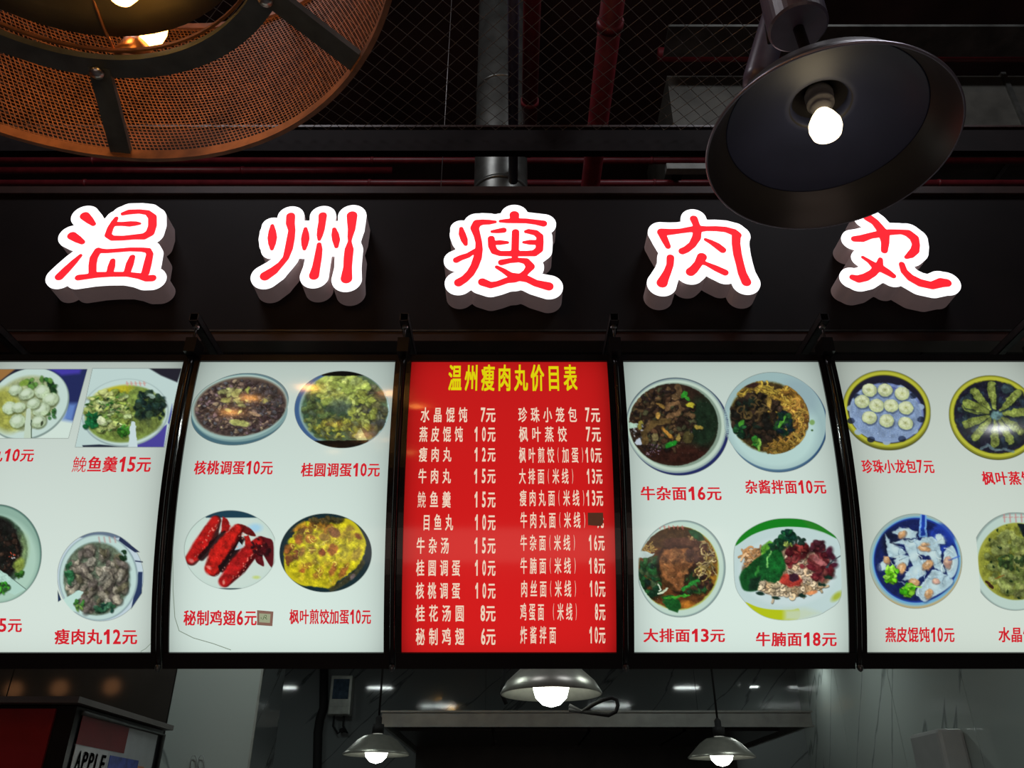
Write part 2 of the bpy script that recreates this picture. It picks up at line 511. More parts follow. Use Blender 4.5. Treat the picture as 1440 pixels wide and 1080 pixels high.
def filled(name, loops, y_front, y_back, m, parent, caps=True, bevel=0.0):
    cu = bpy.data.curves.new(name, 'CURVE')
    cu.dimensions = '2D'
    cu.fill_mode = 'BOTH' if caps else 'NONE'
    cu.extrude = abs(y_back - y_front) / 2
    cu.bevel_depth = bevel
    cu.bevel_resolution = 2
    for P in loops:
        sp = cu.splines.new('POLY')
        sp.points.add(len(P) - 1)
        for k, (x, z) in enumerate(P):
            sp.points[k].co = (x, z, 0, 1)
        sp.use_cyclic_u = True
    tmp = bpy.data.objects.new('tmp', cu)
    C.objects.link(tmp)
    dg = bpy.context.evaluated_depsgraph_get()
    me = bpy.data.meshes.new_from_object(tmp.evaluated_get(dg))
    bpy.data.objects.remove(tmp)
    me.transform(Matrix.Translation((0, (y_front + y_back) / 2, 0)) @ Matrix.Rotation(PI / 2, 4, 'X'))
    me.materials.clear()
    return link(name, me, m, parent)


for key, (label, org, strokes) in LET.items():
    S = []
    for st in strokes:
        S.append([(at(org[0] + x / 6.0, org[1] + y / 6.0, LY), (r + 6.5) / 6.0 * 2.853 / 1130) for x, y, r in st])
    allp = [p for st in S for p, r in st]
    x0, x1 = min(p.x for p in allp) - 0.09, max(p.x for p in allp) + 0.09
    z0, z1 = min(p.z for p in allp) - 0.09, max(p.z for p in allp) + 0.09
    h = 0.0022
    xs = np.arange(x0, x1, h); zs = np.arange(z0, z1, h)
    GX, GZ = np.meshgrid(xs, zs)
    F = np.full(GX.shape, 1.0)
    for st in S:
        for (p, ra), (q, rb) in zip(st, st[1:]):
            dx, dz = q.x - p.x, q.z - p.z
            t = np.clip(((GX - p.x) * dx + (GZ - p.z) * dz) / (dx * dx + dz * dz + 1e-12), 0, 1)
            d = np.hypot(GX - p.x - t * dx, GZ - p.z - t * dz) - (ra + (rb - ra) * t)
            F = np.minimum(F, d)
    letter = thing('sign_character', label, 'sign', (float((x0 + x1) / 2), FY, float(z0)), 'illuminated shop sign characters')
    white = contours(F - 0.0320, x0, z0, h)
    # keep outer loops only where the white face has no real hole
    white = [w for w in white if abs(np.sum(w[:, 0] * np.roll(w[:, 1], -1) - np.roll(w[:, 0], -1) * w[:, 1])) / 2 > 0.003]
    red = contours(F, x0, z0, h)
    filled('shell', white, LY + 0.004, FY - 0.0005, M['return'], letter, True)
    filled('lit_face', white, LY - 0.002, LY + 0.004, M['face'], letter)
    filled('red_stroke', red, LY - 0.005, LY - 0.0015, M['stroke'], letter)

# ------------------------------------------------------------------ menu light boxes
# section through a box: a slightly bulging arc through three points (Y, Z)
A_, B_, C_ = (2.20, 0.414), (2.063, 0.751), (2.010, 1.1915)


def circ3(a, b, c):
    ax, ay = a; bx, by = b; cx, cy = c
    d = 2 * (ax * (by - cy) + bx * (cy - ay) + cx * (ay - by))
    ux = ((ax**2 + ay**2) * (by - cy) + (bx**2 + by**2) * (cy - ay) + (cx**2 + cy**2) * (ay - by)) / d
    uy = ((ax**2 + ay**2) * (cx - bx) + (bx**2 + by**2) * (ax - cx) + (cx**2 + cy**2) * (bx - ax)) / d
    return ux, uy, math.hypot(ax - ux, ay - uy)


YC, ZC, RC = circ3(A_, B_, C_)
ANG0 = math.atan2(A_[1] - ZC, A_[0] - YC)
ANG1 = math.atan2(C_[1] - ZC, C_[0] - YC)
if ANG0 < 0: ANG0 += 2 * PI
if ANG1 < 0: ANG1 += 2 * PI


def hit_np(x, y, lift=0.0):
    """where the sight line of photo point (x, y) meets the bulging front of the boxes"""
    x = np.asarray(x, float); y = np.asarray(y, float)
    v = 540.0 - y
    fy = FPX * CP - v * SP
    uz = v * CP + FPX * SP
    R = RC + lift
    a = fy * fy + uz * uz
    b = -2 * (fy * YC + uz * ZC)
    c = YC * YC + ZC * ZC - R * R
    k = (-b - np.sqrt(b * b - 4 * a * c)) / (2 * a)
    return np.stack([(x - 720.0) * k, fy * k, uz * k + EYE], -1)


def arc_point(X, ang, off=0.0):
    """off > 0 is outward, toward the customer"""
    r = RC + off
    return Vector((X, YC + r * math.cos(ang), ZC + r * math.sin(ang) + EYE))


def ang_of(y, x=720):
    p = hit_np(x, y)
    a = math.atan2(float(p[2]) - EYE - ZC, float(p[1]) - YC)
    return a + 2 * PI if a < 0 else a


def vcol_mat(name, estr=1.0, alpha=True, rough=0.12, sample='NONE'):
    m = bpy.data.materials.new(name)
    m.use_nodes = True
    nt = m.node_tree
    b = nt.nodes['Principled BSDF']
    b.inputs['Base Color'].default_value = (0.01, 0.01, 0.01, 1)
    b.inputs['Roughness'].default_value = rough
    vc = nt.nodes.new('ShaderNodeVertexColor')
    vc.layer_name = 'print'
    nt.links.new(vc.outputs['Color'], b.inputs['Emission Color'])
    b.inputs['Emission Strength'].default_value = estr
    if alpha:
        nt.links.new(vc.outputs['Alpha'], b.inputs['Alpha'])
    m.cycles.emission_sampling = sample
    return m


M['panel'] = vcol_mat('backlit_menu_sheet', 1.0, False, 0.1, 'FRONT')
M['photo'] = vcol_mat('backlit_photo_print', 1.0, True, 0.1, 'NONE')
M['ink_red'] = mat('red_ink', (0.1, 0, 0), 0.15, noise=0.01, emit=lin((203, 32, 44)), estr=1, sample='NONE')
M['ink_yellow'] = mat('yellow_ink', (0.1, 0.1, 0), 0.15, noise=0.01, emit=lin((218, 205, 12)), estr=1, sample='NONE')
M['ink_white'] = mat('white_ink', (0.1, 0.1, 0.1), 0.15, noise=0.01, emit=lin((232, 205, 182)), estr=1, sample='NONE')
M['ink_green'] = mat('green_pen', (0.02, 0.05, 0.02), 0.4, noise=0.01, emit=lin((45, 75, 40)), estr=1, sample='NONE')
M['crease'] = mat('sheet_crease', (0.02, 0.02, 0.02), 0.4, noise=0.01, emit=lin((128, 142, 128)), estr=1, sample='NONE')

# X of the gaps between boxes, from the photograph's dividers
XC = -0.008
PITCHX = 0.614
BOX = {}
labels = {
 -2: 'leftmost white backlit menu box, cut by the frame, with four soup photos',
 -1: 'white backlit menu box with red chicken wings and yellow dumpling omelette',
 0: 'red backlit price list in the middle of the row of menu boxes',
 1: 'white backlit noodle menu box to the right of the red price list',
 2: 'rightmost white backlit menu box with bamboo steamers and blue dumpling bowl'}


def arc_sheet(name, x0, x1, a0, a1, off0, off1, m, parent, n=20):
    """a curved slab between two offsets"""
    bm = bmesh.new()
    rows = []
    for i in range(n + 1):
        a = a0 + (a1 - a0) * i / n
        rows.append([bm.verts.new(arc_point(x, a, o)) for x, o in ((x0, off0), (x1, off0), (x1, off1), (x0, off1))])
    for A, B in zip(rows, rows[1:]):
        for k in range(4):
            bm.faces.new([A[k], A[(k + 1) % 4], B[(k + 1) % 4], B[k]])
    bm.faces.new(rows[0]); bm.faces.new(rows[-1][::-1])
    return finish(name, bm, m, parent, False)


DA = (ANG1 - ANG0)
dA_m = 1.0 / RC * (1 if ANG1 > ANG0 else -1)      # one metre of arc in radians
for k in range(-2, 3):
    xc = XC + k * PITCHX
    t = thing('menu_light_box', labels[k], 'menu board', (xc, 2.2, EYE + 0.37), 'row of backlit menu boxes')
    BOX[k] = t
    hw = 0.2835         # half width of the lit sheet
    fw = 0.2985          # half width of the box
    aT, aB = ANG1, ANG0
    arc_sheet('back_tray', xc - fw, xc + fw, aB - 0.040 * dA_m, aT + 0.022 * dA_m, -0.075, -0.004, M['frame'], t)
    for s in (-1, 1):
        xa, xb = sorted((xc + s * hw, xc + s * fw))
        arc_sheet('frame_side', xa, xb, aB, aT, -0.003, 0.006, M['frame'], t)
    arc_sheet('frame_top', xc - fw, xc + fw, aT, aT + 0.022 * dA_m, -0.003, 0.007, M['frame'], t, 3)
    arc_sheet('frame_bottom', xc - fw, xc + fw, aB - 0.042 * dA_m, aB, -0.003, 0.008, M['frame'], t, 4)
    # the lit sheet
    nv, nu = 44, 32
    V = np.zeros((nv + 1, nu + 1, 3)); K = np.ones((nv + 1, nu + 1, 4))
    for i in range(nv + 1):
        a = aB + (aT - aB) * i / nv
        for j in range(nu + 1):
            u = j / nu
            V[i, j] = arc_point(xc - hw + 2 * hw * u, a, 0.0)
            # uneven backlight painted into the sheet colour: dimmer toward rim and top
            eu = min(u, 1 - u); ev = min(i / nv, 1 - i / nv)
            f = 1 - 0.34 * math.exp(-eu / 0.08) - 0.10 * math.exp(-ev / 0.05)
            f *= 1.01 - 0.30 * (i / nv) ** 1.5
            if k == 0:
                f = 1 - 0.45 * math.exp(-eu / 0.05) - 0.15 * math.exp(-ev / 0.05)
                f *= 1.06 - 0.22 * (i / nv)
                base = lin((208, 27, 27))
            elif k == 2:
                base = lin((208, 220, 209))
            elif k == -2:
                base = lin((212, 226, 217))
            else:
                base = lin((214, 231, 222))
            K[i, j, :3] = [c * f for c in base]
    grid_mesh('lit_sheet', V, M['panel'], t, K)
# joint strips: slim grey metal rods in the gaps
for k in range(-2, 2):
    xg = XC + (k + 0.5) * PITCHX
    t = thing('joint_strip', ['black metal joint strip left of the chicken wing menu box', 'black metal joint strip on the left edge of the red price list',
              'black metal joint strip on the right edge of the red price list', 'black metal joint strip left of the steamer menu box'][k + 2], 'strip', tuple(arc_point(xg, ANG0, 0.0)), 'joint strips between the menu boxes')
    pts = [arc_point(xg, ANG0 - 0.038 * dA_m + (ANG1 - ANG0 + 0.055 * dA_m) * i / 24, 0.012) for i in range(25)]
    shape_tube('rod', pts, 0.0072, M['frame'], t, 12)
    bm = bmesh.new()
    lathe(bm, [(0, -0.012), (0.006, -0.008), (0.0085, 0.0), (0.006, 0.008), (0, 0.012)], 12, arc_point(xg, ANG0 - 0.035 * dA_m, 0.016))
    finish('end_cap', bm, M['trim_grey'], t, True)

# arms: square steel tubes from under the fascia, the boxes hang from them
alab = {-2.5: 'far left steel arm, above the outer menu box', -1.5: 'steel arm above the joint left of the wing menu box', -0.5: 'steel arm at the left edge of the red price list',
        0.5: 'steel arm at the right edge of the red price list', 1.5: 'steel arm above the joint left of the steamer menu box', 2.5: 'far right steel arm, above the steamer menu box'}
for q, lab in alab.items():
    xg = XC + q * PITCHX
    t = thing('hanging_arm', lab, 'bracket', (xg, 1.955, EYE + 1.32), 'steel arms that hold the menu boxes')
    s_, w_ = 0.0125, 0.002
    bm = bmesh.new()
    za, zb, ya, yb = EYE + 1.30, EYE + 1.326, 1.955, FY + 0.5
    for lo, hi in (((xg - s_, ya, zb - w_), (xg + s_, yb, zb)), ((xg - s_, ya, za), (xg + s_, yb, za + w_)), ((xg - s_, ya, za), (xg - s_ + w_, yb, zb)), ((xg + s_ - w_, ya, za), (xg + s_, yb, zb))):
        box(bm, lo, hi)
    finish('square_tube', bm, M['arm'], t)
    bm = bmesh.new()
    tube(bm, [(xg, 1.985, za - 0.0), (xg, 1.985, za - 0.05)], 0.004, 8)
    finish('hanger_rod', bm, M['arm'], t, True)
    bm = bmesh.new()
    lathe(bm, [(0, 0), (0.009, 0), (0.009, -0.007), (0.005, -0.010), (0, -0.010)], 8, (xg, 1.985, za))
    finish('nut', bm, M['bolt'], t)
    shape_box('clip_plate', (xg - 0.016, 1.97, EYE + 1.205), (xg + 0.016, 2.03, EYE + 1.252), M['frame'], t)
    tube_b = bmesh.new()
    tube(tube_b, [(xg, FY + 0.3, zb), (xg, FY + 0.3, SOFF)], 0.006, 8)
    finish('drop_rod', tube_b, M['arm'], t, True)

# ------------------------------------------------------------------ lettering
_glyph = {}


def glyph(ch, bold):
    key = (ch, bold)
    if ch == '1' and key not in _glyph:      # a one with a flag, as on the menus
        _glyph[key] = (np.array([(0.20, 0), (0.33, 0), (0.33, 0.69), (0.22, 0.69), (0.20, 0.66), (0.13, 0.58), (0.03, 0.53), (0.03, 0.42), (0.20, 0.50)]), [(0, 1, 2, 3, 4, 8), (4, 5, 6, 7, 8)])
    if key in _glyph:
        return _glyph[key]
    cu = bpy.data.curves.new('g', 'FONT')
    cu.body = ch
    cu.resolution_u = 2
    cu.offset = bold
    o = bpy.data.objects.new('g', cu)
    C.objects.link(o)
    dg = bpy.context.evaluated_depsgraph_get()
    me = bpy.data.meshes.new_from_object(o.evaluated_get(dg))
    V = np.array([v.co[:2] for v in me.vertices], float).reshape(-1, 2)
    P = [tuple(p.vertices) for p in me.polygons]
    bpy.data.objects.remove(o)
    bpy.data.meshes.remove(me)
    _glyph[key] = (V, P)
    return _glyph[key]


def is_cjk(c):
    return ord(c) > 0x2E80


def text_shape(s, bold=0.0, gap=0.08, dig=0.56, thin=()):
    """glyphs laid side by side in a unit-high strip; returns verts (u in 0..1, v in 0..1) and faces"""
    cells = []
    x = 0.0
    for i, c in enumerate(s):
        w = 1.0 if is_cjk(c) else (0.42 if c in '()' else (0.5 if c == ' ' else (0.02 if c == '~' else dig)))
        cells.append((c, x, w))
        x += w + gap
    tot = x - gap
    V, P = [], []
    for i, (c, x, w) in enumerate(cells):
        if c in ' ~':
            continue
        g, p = glyph(c, 0.0)
        bd = 0.0 if (i in thin or c in '()') else bold
        if is_cjk(c):
            gx = (g[:, 0] - 0.03) / 0.94
            gy = (g[:, 1] + 0.08) / 0.92
        else:
            lo, hi = g.min(0), g.max(0)
            if c == '1':
                lo = lo - np.array([0.03, 0]); hi = hi + np.array([0.09, 0])
            gx = 0.06 + 0.88 * (g[:, 0] - lo[0]) / (hi[0] - lo[0])
            gy = 0.02 + 0.96 * (g[:, 1] - lo[1]) / (hi[1] - lo[1])
            if c in '()':
                gx = 0.3 + 0.4 * (g[:, 0] - lo[0]) / (hi[0] - lo[0])
            bd *= 1.5
        for sx, sy in ([(0, 0)] if bd == 0 else [(1, 0.55), (-1, 0.55), (1, -0.55), (-1, -0.55), (0, 0)]):
            n = sum(len(q) for q in V)
            V.append(np.stack([(x + (gx + sx * bd) * w) / tot, gy * (1 - bd) + bd / 2 + sy * bd], -1))
            P += [tuple(k + n for k in f) for f in p]
    return np.concatenate(V), P


def lettering(name, s, x0, y0, x1, y1, m, parent, bold=0.025, gap=0.08, lift=0.0012, dig=0.56, thin=(), y0r=None, y1r=None):
    """print s on the curved sheet, filling the photo-space strip x0..x1, y0 (top)..y1 (bottom)"""
    V, P = text_shape(s, bold, gap, dig, thin)
    ym = (y0 + y1) / 2
    XL = float(hit_np(x0, ym)[0]); XRr = float(hit_np(x1, ym)[0])
    aT, aB = ang_of(y0), ang_of(y1)
    if y0r is not None:
        aTr, aBr = ang_of(y0r), ang_of(y1r)
    else:
        aTr, aBr = aT, aB
    u, v = V[:, 0], V[:, 1]
    X = XL + (XRr - XL) * u
    a = (aB + (aT - aB) * v) * (1 - u) + (aBr + (aTr - aBr) * v) * u
    r = RC + lift
    W = np.stack([X, YC + r * np.cos(a), ZC + r * np.sin(a) + EYE], -1)
    me = bpy.data.meshes.new(name)
    me.from_pydata([tuple(w) for w in W], [], P)
    me.update()
    return link(name, me, m, parent)


red = BOX[0]
lettering('heading', '温州瘦肉丸价目表', 631, 513, 811, 550, M['ink_yellow'], red, 0.03, 0.28)
rowsL = [('水晶馄饨', 592, 573, 657, 594, '7元', 676), ('燕皮馄饨', 590, 600, 650.7, 621.5, '10元', 667), ('瘦肉丸', 589.5, 629, 634.5, 649.5, '12元', 667),
         ('牛肉丸', 588.5, 659, 633.8, 680, '15元', 666.5), ('鮸鱼羹', 587.3, 691, 633.8, 714, '15元', 667), ('目鱼丸', 594.7, 723, 636.9, 746, '10元', 667.6),
         ('牛杂汤', 586, 755.6, 631.3, 778.7, '15元', 667), ('桂圆调蛋', 585.5, 787, 646.8, 810, '10元', 667.6), ('核桃调蛋', 585, 819, 646.8, 842, '10元', 668),
         ('桂花汤圆', 585, 850.5, 652.6, 874, '8元', 675.7), ('秘制鸡翅', 585, 883, 652.6, 907, '6元', 676.4)]
for s, x0, y0, x1, y1, pr, px in rowsL:
    lettering('dish_name', s, x0, y0, x1, y1, M['ink_white'], red, 0.022, 0.5, thin=((0,) if s[0] == '鮸' else ()))
    lettering('price', pr.replace('1', '1~') if len(pr) > 2 else pr, px, y0, 696.6, y1, M['ink_white'], red, 0.03, 0.08 if len(pr) == 2 else 0.24, dig=0.5)
rowsR = [('珍珠小笼包', 729, 573, 811, 594, '7元', 823, 843.3), ('枫叶蒸饺', 730, 600, 796.7, 621.5, '7元', 824, 844.4), ('枫叶煎饺(加蛋)', 730, 629, 821, 651, '10元', 823, 845.6),
         ('大排面(米线)', 730, 659, 807, 680.7, '13元', 825, 846.7), ('瘦肉丸面(米线)', 731, 689, 822.5, 711.8, '13元', 824.4, 847.8), ('牛肉丸面(米线)', 731.8, 720, 824, 742.8, '元', 840, 848.6),
         ('牛杂面(米线)', 731.8, 752, 809.5, 774.5, '16元', 827.8, 849.8), ('牛腩面(米线)', 731.8, 784, 810.5, 807, '18元', 828, 850.4), ('肉丝面(米线)', 732.5, 816, 811, 839.6, '10元', 829, 851),
         ('鸡蛋面 (米线)', 731.8, 848, 812, 872.5, '8元', 836.6, 851), ('炸酱拌面', 731.8, 880.6, 781.8, 905, '10元', 828.5, 851)]
for s, x0, y0, x1, y1, pr, px, pe in rowsR:
    lettering('dish_name', s, x0, y0, x1, y1, M['ink_white'], red, 0.018, 0.42 if '(' in s else 0.48)
    lettering('price', pr.replace('1', '1~') if len(pr) > 2 else pr, px, y0, pe, y1, M['ink_white'], red, 0.03, 0.16, dig=0.52)


def quad_sheet(name, pts, m, parent, lift):
    V = hit_np([p[0] for p in pts], [p[1] for p in pts], lift)
    W = hit_np([p[0] for p in pts], [p[1] for p in pts], lift - 0.0006)
    bm = bmesh.new()
    a = [bm.verts.new(v) for v in V]; b = [bm.verts.new(v) for v in W]
    bm.faces.new(a); bm.faces.new(b[::-1])
    n = len(a)
    for k in range(n):
        bm.faces.new([a[k], a[(k + 1) % n], b[(k + 1) % n], b[k]])
    return finish(name, bm, m, parent)


st = quad_sheet('price_sticker', [(826.5, 721), (848, 721), (848.6, 735), (845, 740), (827, 738.5)], M['sticker_dark'], red, 0.0022)
st['label'] = 'brown tape over the price'

caps = [(-2, '丸10元', -14, 631, 48, 649.5), (-2, '鮸鱼羹15元', 102.5, 642, 212.5, 664), (-2, '15元', -14, 869, 31, 889), (-2, '瘦肉丸12元', 77.5, 884.5, 193, 906),
        (-1, '核桃调蛋10元', 273.7, 648, 383.7, 667.5), (-1, '桂圆调蛋10元', 424, 651, 534, 670.5), (-1, '秘制鸡翅6元', 258.7, 858, 361, 879.5), (-1, '枫叶煎饺加蛋10元', 407.5, 856.7, 521.7, 877.5),
        (1, '牛杂面16元', 901, 684, 1014, 703.7), (1, '杂酱拌面10元', 1048, 675, 1161, 694.5), (1, '大排面13元', 905, 883.7, 1019, 903), (1, '牛腩面18元', 1063, 888.7, 1176, 908.7),
        (2, '珍珠小龙包7元', 1212, 646.5, 1312.7, 665.7), (2, '枫叶蒸饺7元', 1381, 663, 1483, 682), (2, '燕皮馄饨10元', 1245, 881.7, 1341.7, 903), (2, '水晶馄饨7元', 1404, 881.7, 1500, 903)]
for k, s, x0, y0, x1, y1 in caps:
    lettering('caption', s, x0, y0, x1, y1, M['ink_red'], BOX[k], 0.03, 0.10, thin=((0,) if s[0] == '鮸' else ()))
wb = BOX[-1]
s1 = quad_sheet('price_sticker', [(361.5, 858), (384.5, 860), (383, 880.5), (361.5, 879)], M['sticker'], wb, 0.0020)
s1['label'] = 'small brown paper sticker beside the price'
quad_sheet('sticker_paper', [(364.5, 862.5), (380.5, 863.5), (379.5, 876), (364.5, 875)], M['sticker_in'], s1, 0.0027)
for pts in ([(367, 868), (367.4, 870.6)], [(371.5, 866), (371, 868), (369.6, 871.6)], [(372, 865.2), (374.6, 865.2), (374.4, 868.2), (371.8, 868.6)], [(373, 868.5), (374, 870), (375.6, 870.8)]):
    shape_tube('pen_stroke', [Vector(hit_np(x, y, 0.0032)) for x, y in pts], 0.0007, M['ink_green'], s1, 5)
# creases in the sheets
for k, pts in ((-1, [(243, 760), (243.5, 830), (246, 868), (252, 887), (272, 897), (300, 905), (325, 914)]), (-2, [(212, 905), (205, 912), (198, 916)])):
    P = []
    for a, b in zip(pts, pts[1:]):
        for q in range(6):
            P.append((a[0] + (b[0] - a[0]) * q / 6, a[1] + (b[1] - a[1]) * q / 6))
    P.append(pts[-1])
    c = shape_tube('crease', [Vector(hit_np(x, y, -0.0006)) for x, y in P], 0.0012, M['crease'], BOX[k], 6)

# unseen point lights added where the glossy sheets mirror them as glints
def mirrored(px, py, dist, power, col, size):
    P_ = Vector(hit_np(px, py))
    n_ = Vector((0, P_.y - YC, P_.z - EYE - ZC)).normalized()
    if n_.y > 0: n_ = -n_
    v_ = (P_ - Vector((0, 0, EYE))).normalized()
    r_ = v_ - 2 * v_.dot(n_) * n_
    l = bpy.data.lights.new('glint_light', 'POINT')
    l.energy = power; l.color = col; l.shadow_soft_size = size
    o = bpy.data.objects.new('glint_light', l); C.objects.link(o)
    o.location = P_ + r_ * dist


for px, py, pw in ((325, 580, 3.0), (351, 560, 3.5), (433, 545, 9.0), (548, 553, 4), (584, 573, 3.0)):
    mirrored(px, py, 3.2, pw, (1.0, 0.42, 0.08), 0.03)
for px, py in ((472, 596), (521, 602)):
    mirrored(px, py, 3.6, 2.4, (1.0, 0.55, 0.1), 0.03)
mirrored(1405, 603, 3.4, 5.0, (0.95, 0.97, 1.0), 0.05)
for bx_ in (-4.6, -4.18, -3.7):  # unseen lights added to show as orange spots in the brown wall
    l = bpy.data.lights.new('glint_light', 'POINT'); l.energy = 0.4; l.color = (1.0, 0.42, 0.16); l.shadow_soft_size = 0.07
    o = bpy.data.objects.new('glint_light', l); C.objects.link(o); o.location = (bx_, -1.03, EYE + 1.16 + 0.03 * (bx_ + 4))

# ------------------------------------------------------------------ printed dish photos (flat print on the sheets)
class Print:
    """a small painting; coordinates are zoom units (origin ox, oy; scale s)"""

    def __init__(self, ox, oy, s, box_, seed):
        self.ox, self.oy, self.s = ox, oy, s
        self.bx = box_                      # x0, y0, x1, y1 in photo units
        self.step = 0.42
        self.nx = int((box_[2] - box_[0]) / self.step) // 2 * 2 + 2
        self.ny = int((box_[3] - box_[1]) / self.step) // 2 * 2 + 2
        self.A = np.zeros((self.ny, self.nx, 4))
        self.gx = (box_[0] + (np.arange(self.nx) + 0.5) * self.step - ox) * s
        self.gy = (box_[1] + (np.arange(self.ny) + 0.5) * self.step - oy) * s
        self.r = random.Random(seed)
        self.rg = np.random.default_rng(seed)
        self.clip = None

    def _win(self, x0, y0, x1, y1):
        j0, j1 = np.searchsorted(self.gx, [x0, x1]); i0, i1 = np.searchsorted(self.gy, [y0, y1])
        return slice(i0, i1), slice(j0, j1)

    def _put(self, w, cov, col, a, opaque):
        if cov.size == 0:
            return
        if self.clip is not None:
            cov = cov * self.clip[w]
        cov = np.clip(cov, 0, 1) * a
        c = np.array(col, float)
        T = self.A[w]
        T[..., :3] = T[..., :3] * (1 - cov[..., None]) + c * cov[..., None]
        if opaque:
            T[..., 3] = np.maximum(T[..., 3], cov)

    def ell(self, cx, cy, rx, ry, ang, col, soft=8, a=1.0, opaque=False, col2=None):
        R = max(rx, ry) + soft
        w = self._win(cx - R, cy - R, cx + R, cy + R)
        X, Y = np.meshgrid(self.gx[w[1]] - cx, self.gy[w[0]] - cy)
        c, s = math.cos(math.radians(ang)), math.sin(math.radians(ang))
        U, V = (X * c + Y * s) / rx, (-X * s + Y * c) / ry
        d = np.hypot(U, V)
        cov = np.clip((1 - d) * min(rx, ry) / soft + 0.5, 0, 1)
        self._put(w, cov, col, a, opaque)
        return self

    def line(self, pts, wd, col, soft=5, a=1.0, opaque=False):
        wl = wd if isinstance(wd, (list, tuple)) else [wd] * len(pts)
        m = max(wl) + soft
        w = self._win(min(p[0] for p in pts) - m, min(p[1] for p in pts) - m, max(p[0] for p in pts) + m, max(p[1] for p in pts) + m)
        X, Y = np.meshgrid(self.gx[w[1]], self.gy[w[0]])
        D = np.full(X.shape, 1e9)
        for (p, q), ra, rb in zip(zip(pts, pts[1:]), wl, wl[1:]):
            dx, dy = q[0] - p[0], q[1] - p[1]
            t = np.clip(((X - p[0]) * dx + (Y - p[1]) * dy) / (dx * dx + dy * dy + 1e-9), 0, 1)
            D = np.minimum(D, np.hypot(X - p[0] - t * dx, Y - p[1] - t * dy) - (ra + (rb - ra) * t))
        self._put(w, np.clip(-D / soft + 0.5, 0, 1), col, a, opaque)
        return self

    def poly(self, pts, col, soft=5, a=1.0, opaque=False):
        if len(pts) > 6:                     # rounded outline through the points
            n = len(pts); q = []
            for i in range(n):
                a_, b_, c_, d_ = (np.array(pts[(i + k) % n], float) for k in (-1, 0, 1, 2))
                for t in (0, 0.25, 0.5, 0.75):
                    q.append(tuple(0.5 * (2 * b_ + (c_ - a_) * t + (2 * a_ - 5 * b_ + 4 * c_ - d_) * t * t + (3 * b_ - a_ - 3 * c_ + d_) * t ** 3)))
            pts = q
        xs = [p[0] for p in pts]; ys = [p[1] for p in pts]
        w = self._win(min(xs) - soft, min(ys) - soft, max(xs) + soft, max(ys) + soft)
        X, Y = np.meshgrid(self.gx[w[1]], self.gy[w[0]])
        ins = np.zeros(X.shape, bool)
        D = np.full(X.shape, 1e9)
        for i in range(len(pts)):
            (x0, y0), (x1, y1) = pts[i - 1], pts[i]
            if y0 != y1:
                c = ((y0 > Y) != (y1 > Y)) & (X < (x1 - x0) * (Y - y0) / (y1 - y0) + x0)
                ins ^= c
            dx, dy = x1 - x0, y1 - y0
            t = np.clip(((X - x0) * dx + (Y - y0) * dy) / (dx * dx + dy * dy + 1e-9), 0, 1)
            D = np.minimum(D, np.hypot(X - x0 - t * dx, Y - y0 - t * dy))
        self._put(w, np.clip(np.where(ins, D, -D) / soft + 0.5, 0, 1), col, a, opaque)
        return self

    def noise(self, cell):
        """smooth noise, cell in samples, about -1..1"""
        h, w = int(self.ny / cell) + 3, int(self.nx / cell) + 3
        n = self.rg.uniform(-1, 1, (h, w))
        y = np.arange(self.ny) / cell; x = np.arange(self.nx) / cell
        i = y.astype(int); j = x.astype(int)
        fy = (y - i)[:, None]; fx = (x - j)[None, :]
        fy = fy * fy * (3 - 2 * fy); fx = fx * fx * (3 - 2 * fx)
        g = lambda a, b: n[np.ix_(i + a, j + b)]
        return (g(0, 0) * (1 - fx) + g(0, 1) * fx) * (1 - fy) + (g(1, 0) * (1 - fx) + g(1, 1) * fx) * fy

    def organic(self, region, amp=1.0, shade=0.22):
        """break up clean edges inside a region and add uneven tone, like real food"""
        region = region * np.clip((178 - self.A[..., :3].min(-1)) / 12, 0, 1)
        dx = (self.noise(10) * 3.2 + self.noise(4) * 1.0) * amp * region
        dy = (self.noise(10) * 3.2 + self.noise(4) * 1.0) * amp * region
        I, J = np.meshgrid(np.arange(self.ny), np.arange(self.nx), indexing='ij')
        I2 = np.clip((I + dy).round().astype(int), 0, self.ny - 1); J2 = np.clip((J + dx).round().astype(int), 0, self.nx - 1)
        S = self.A[I2, J2].copy()
        S[..., 3] = self.A[..., 3]
        f = 1 + region * (shade * 0.9 * self.noise(14) + shade * 0.5 * self.noise(5) + shade * 0.35 * self.noise(2.5) - shade * 0.25)
        hi = region * np.clip(self.noise(3.2) * self.noise(7) * 2 - 0.85, 0, 1) * 70
        S[..., :3] = np.clip(S[..., :3] * f[..., None] + hi[..., None], 0, 255)
        self.A = S
        return self

    def inside(self, cx, cy, rx, ry, ang=0, soft=6):
        X, Y = np.meshgrid(self.gx - cx, self.gy - cy)
        c, s = math.cos(math.radians(ang)), math.sin(math.radians(ang))
        return np.clip((1 - np.hypot((X * c + Y * s) / rx, (-X * s + Y * c) / ry)) * min(rx, ry) / soft + 0.5, 0, 1)

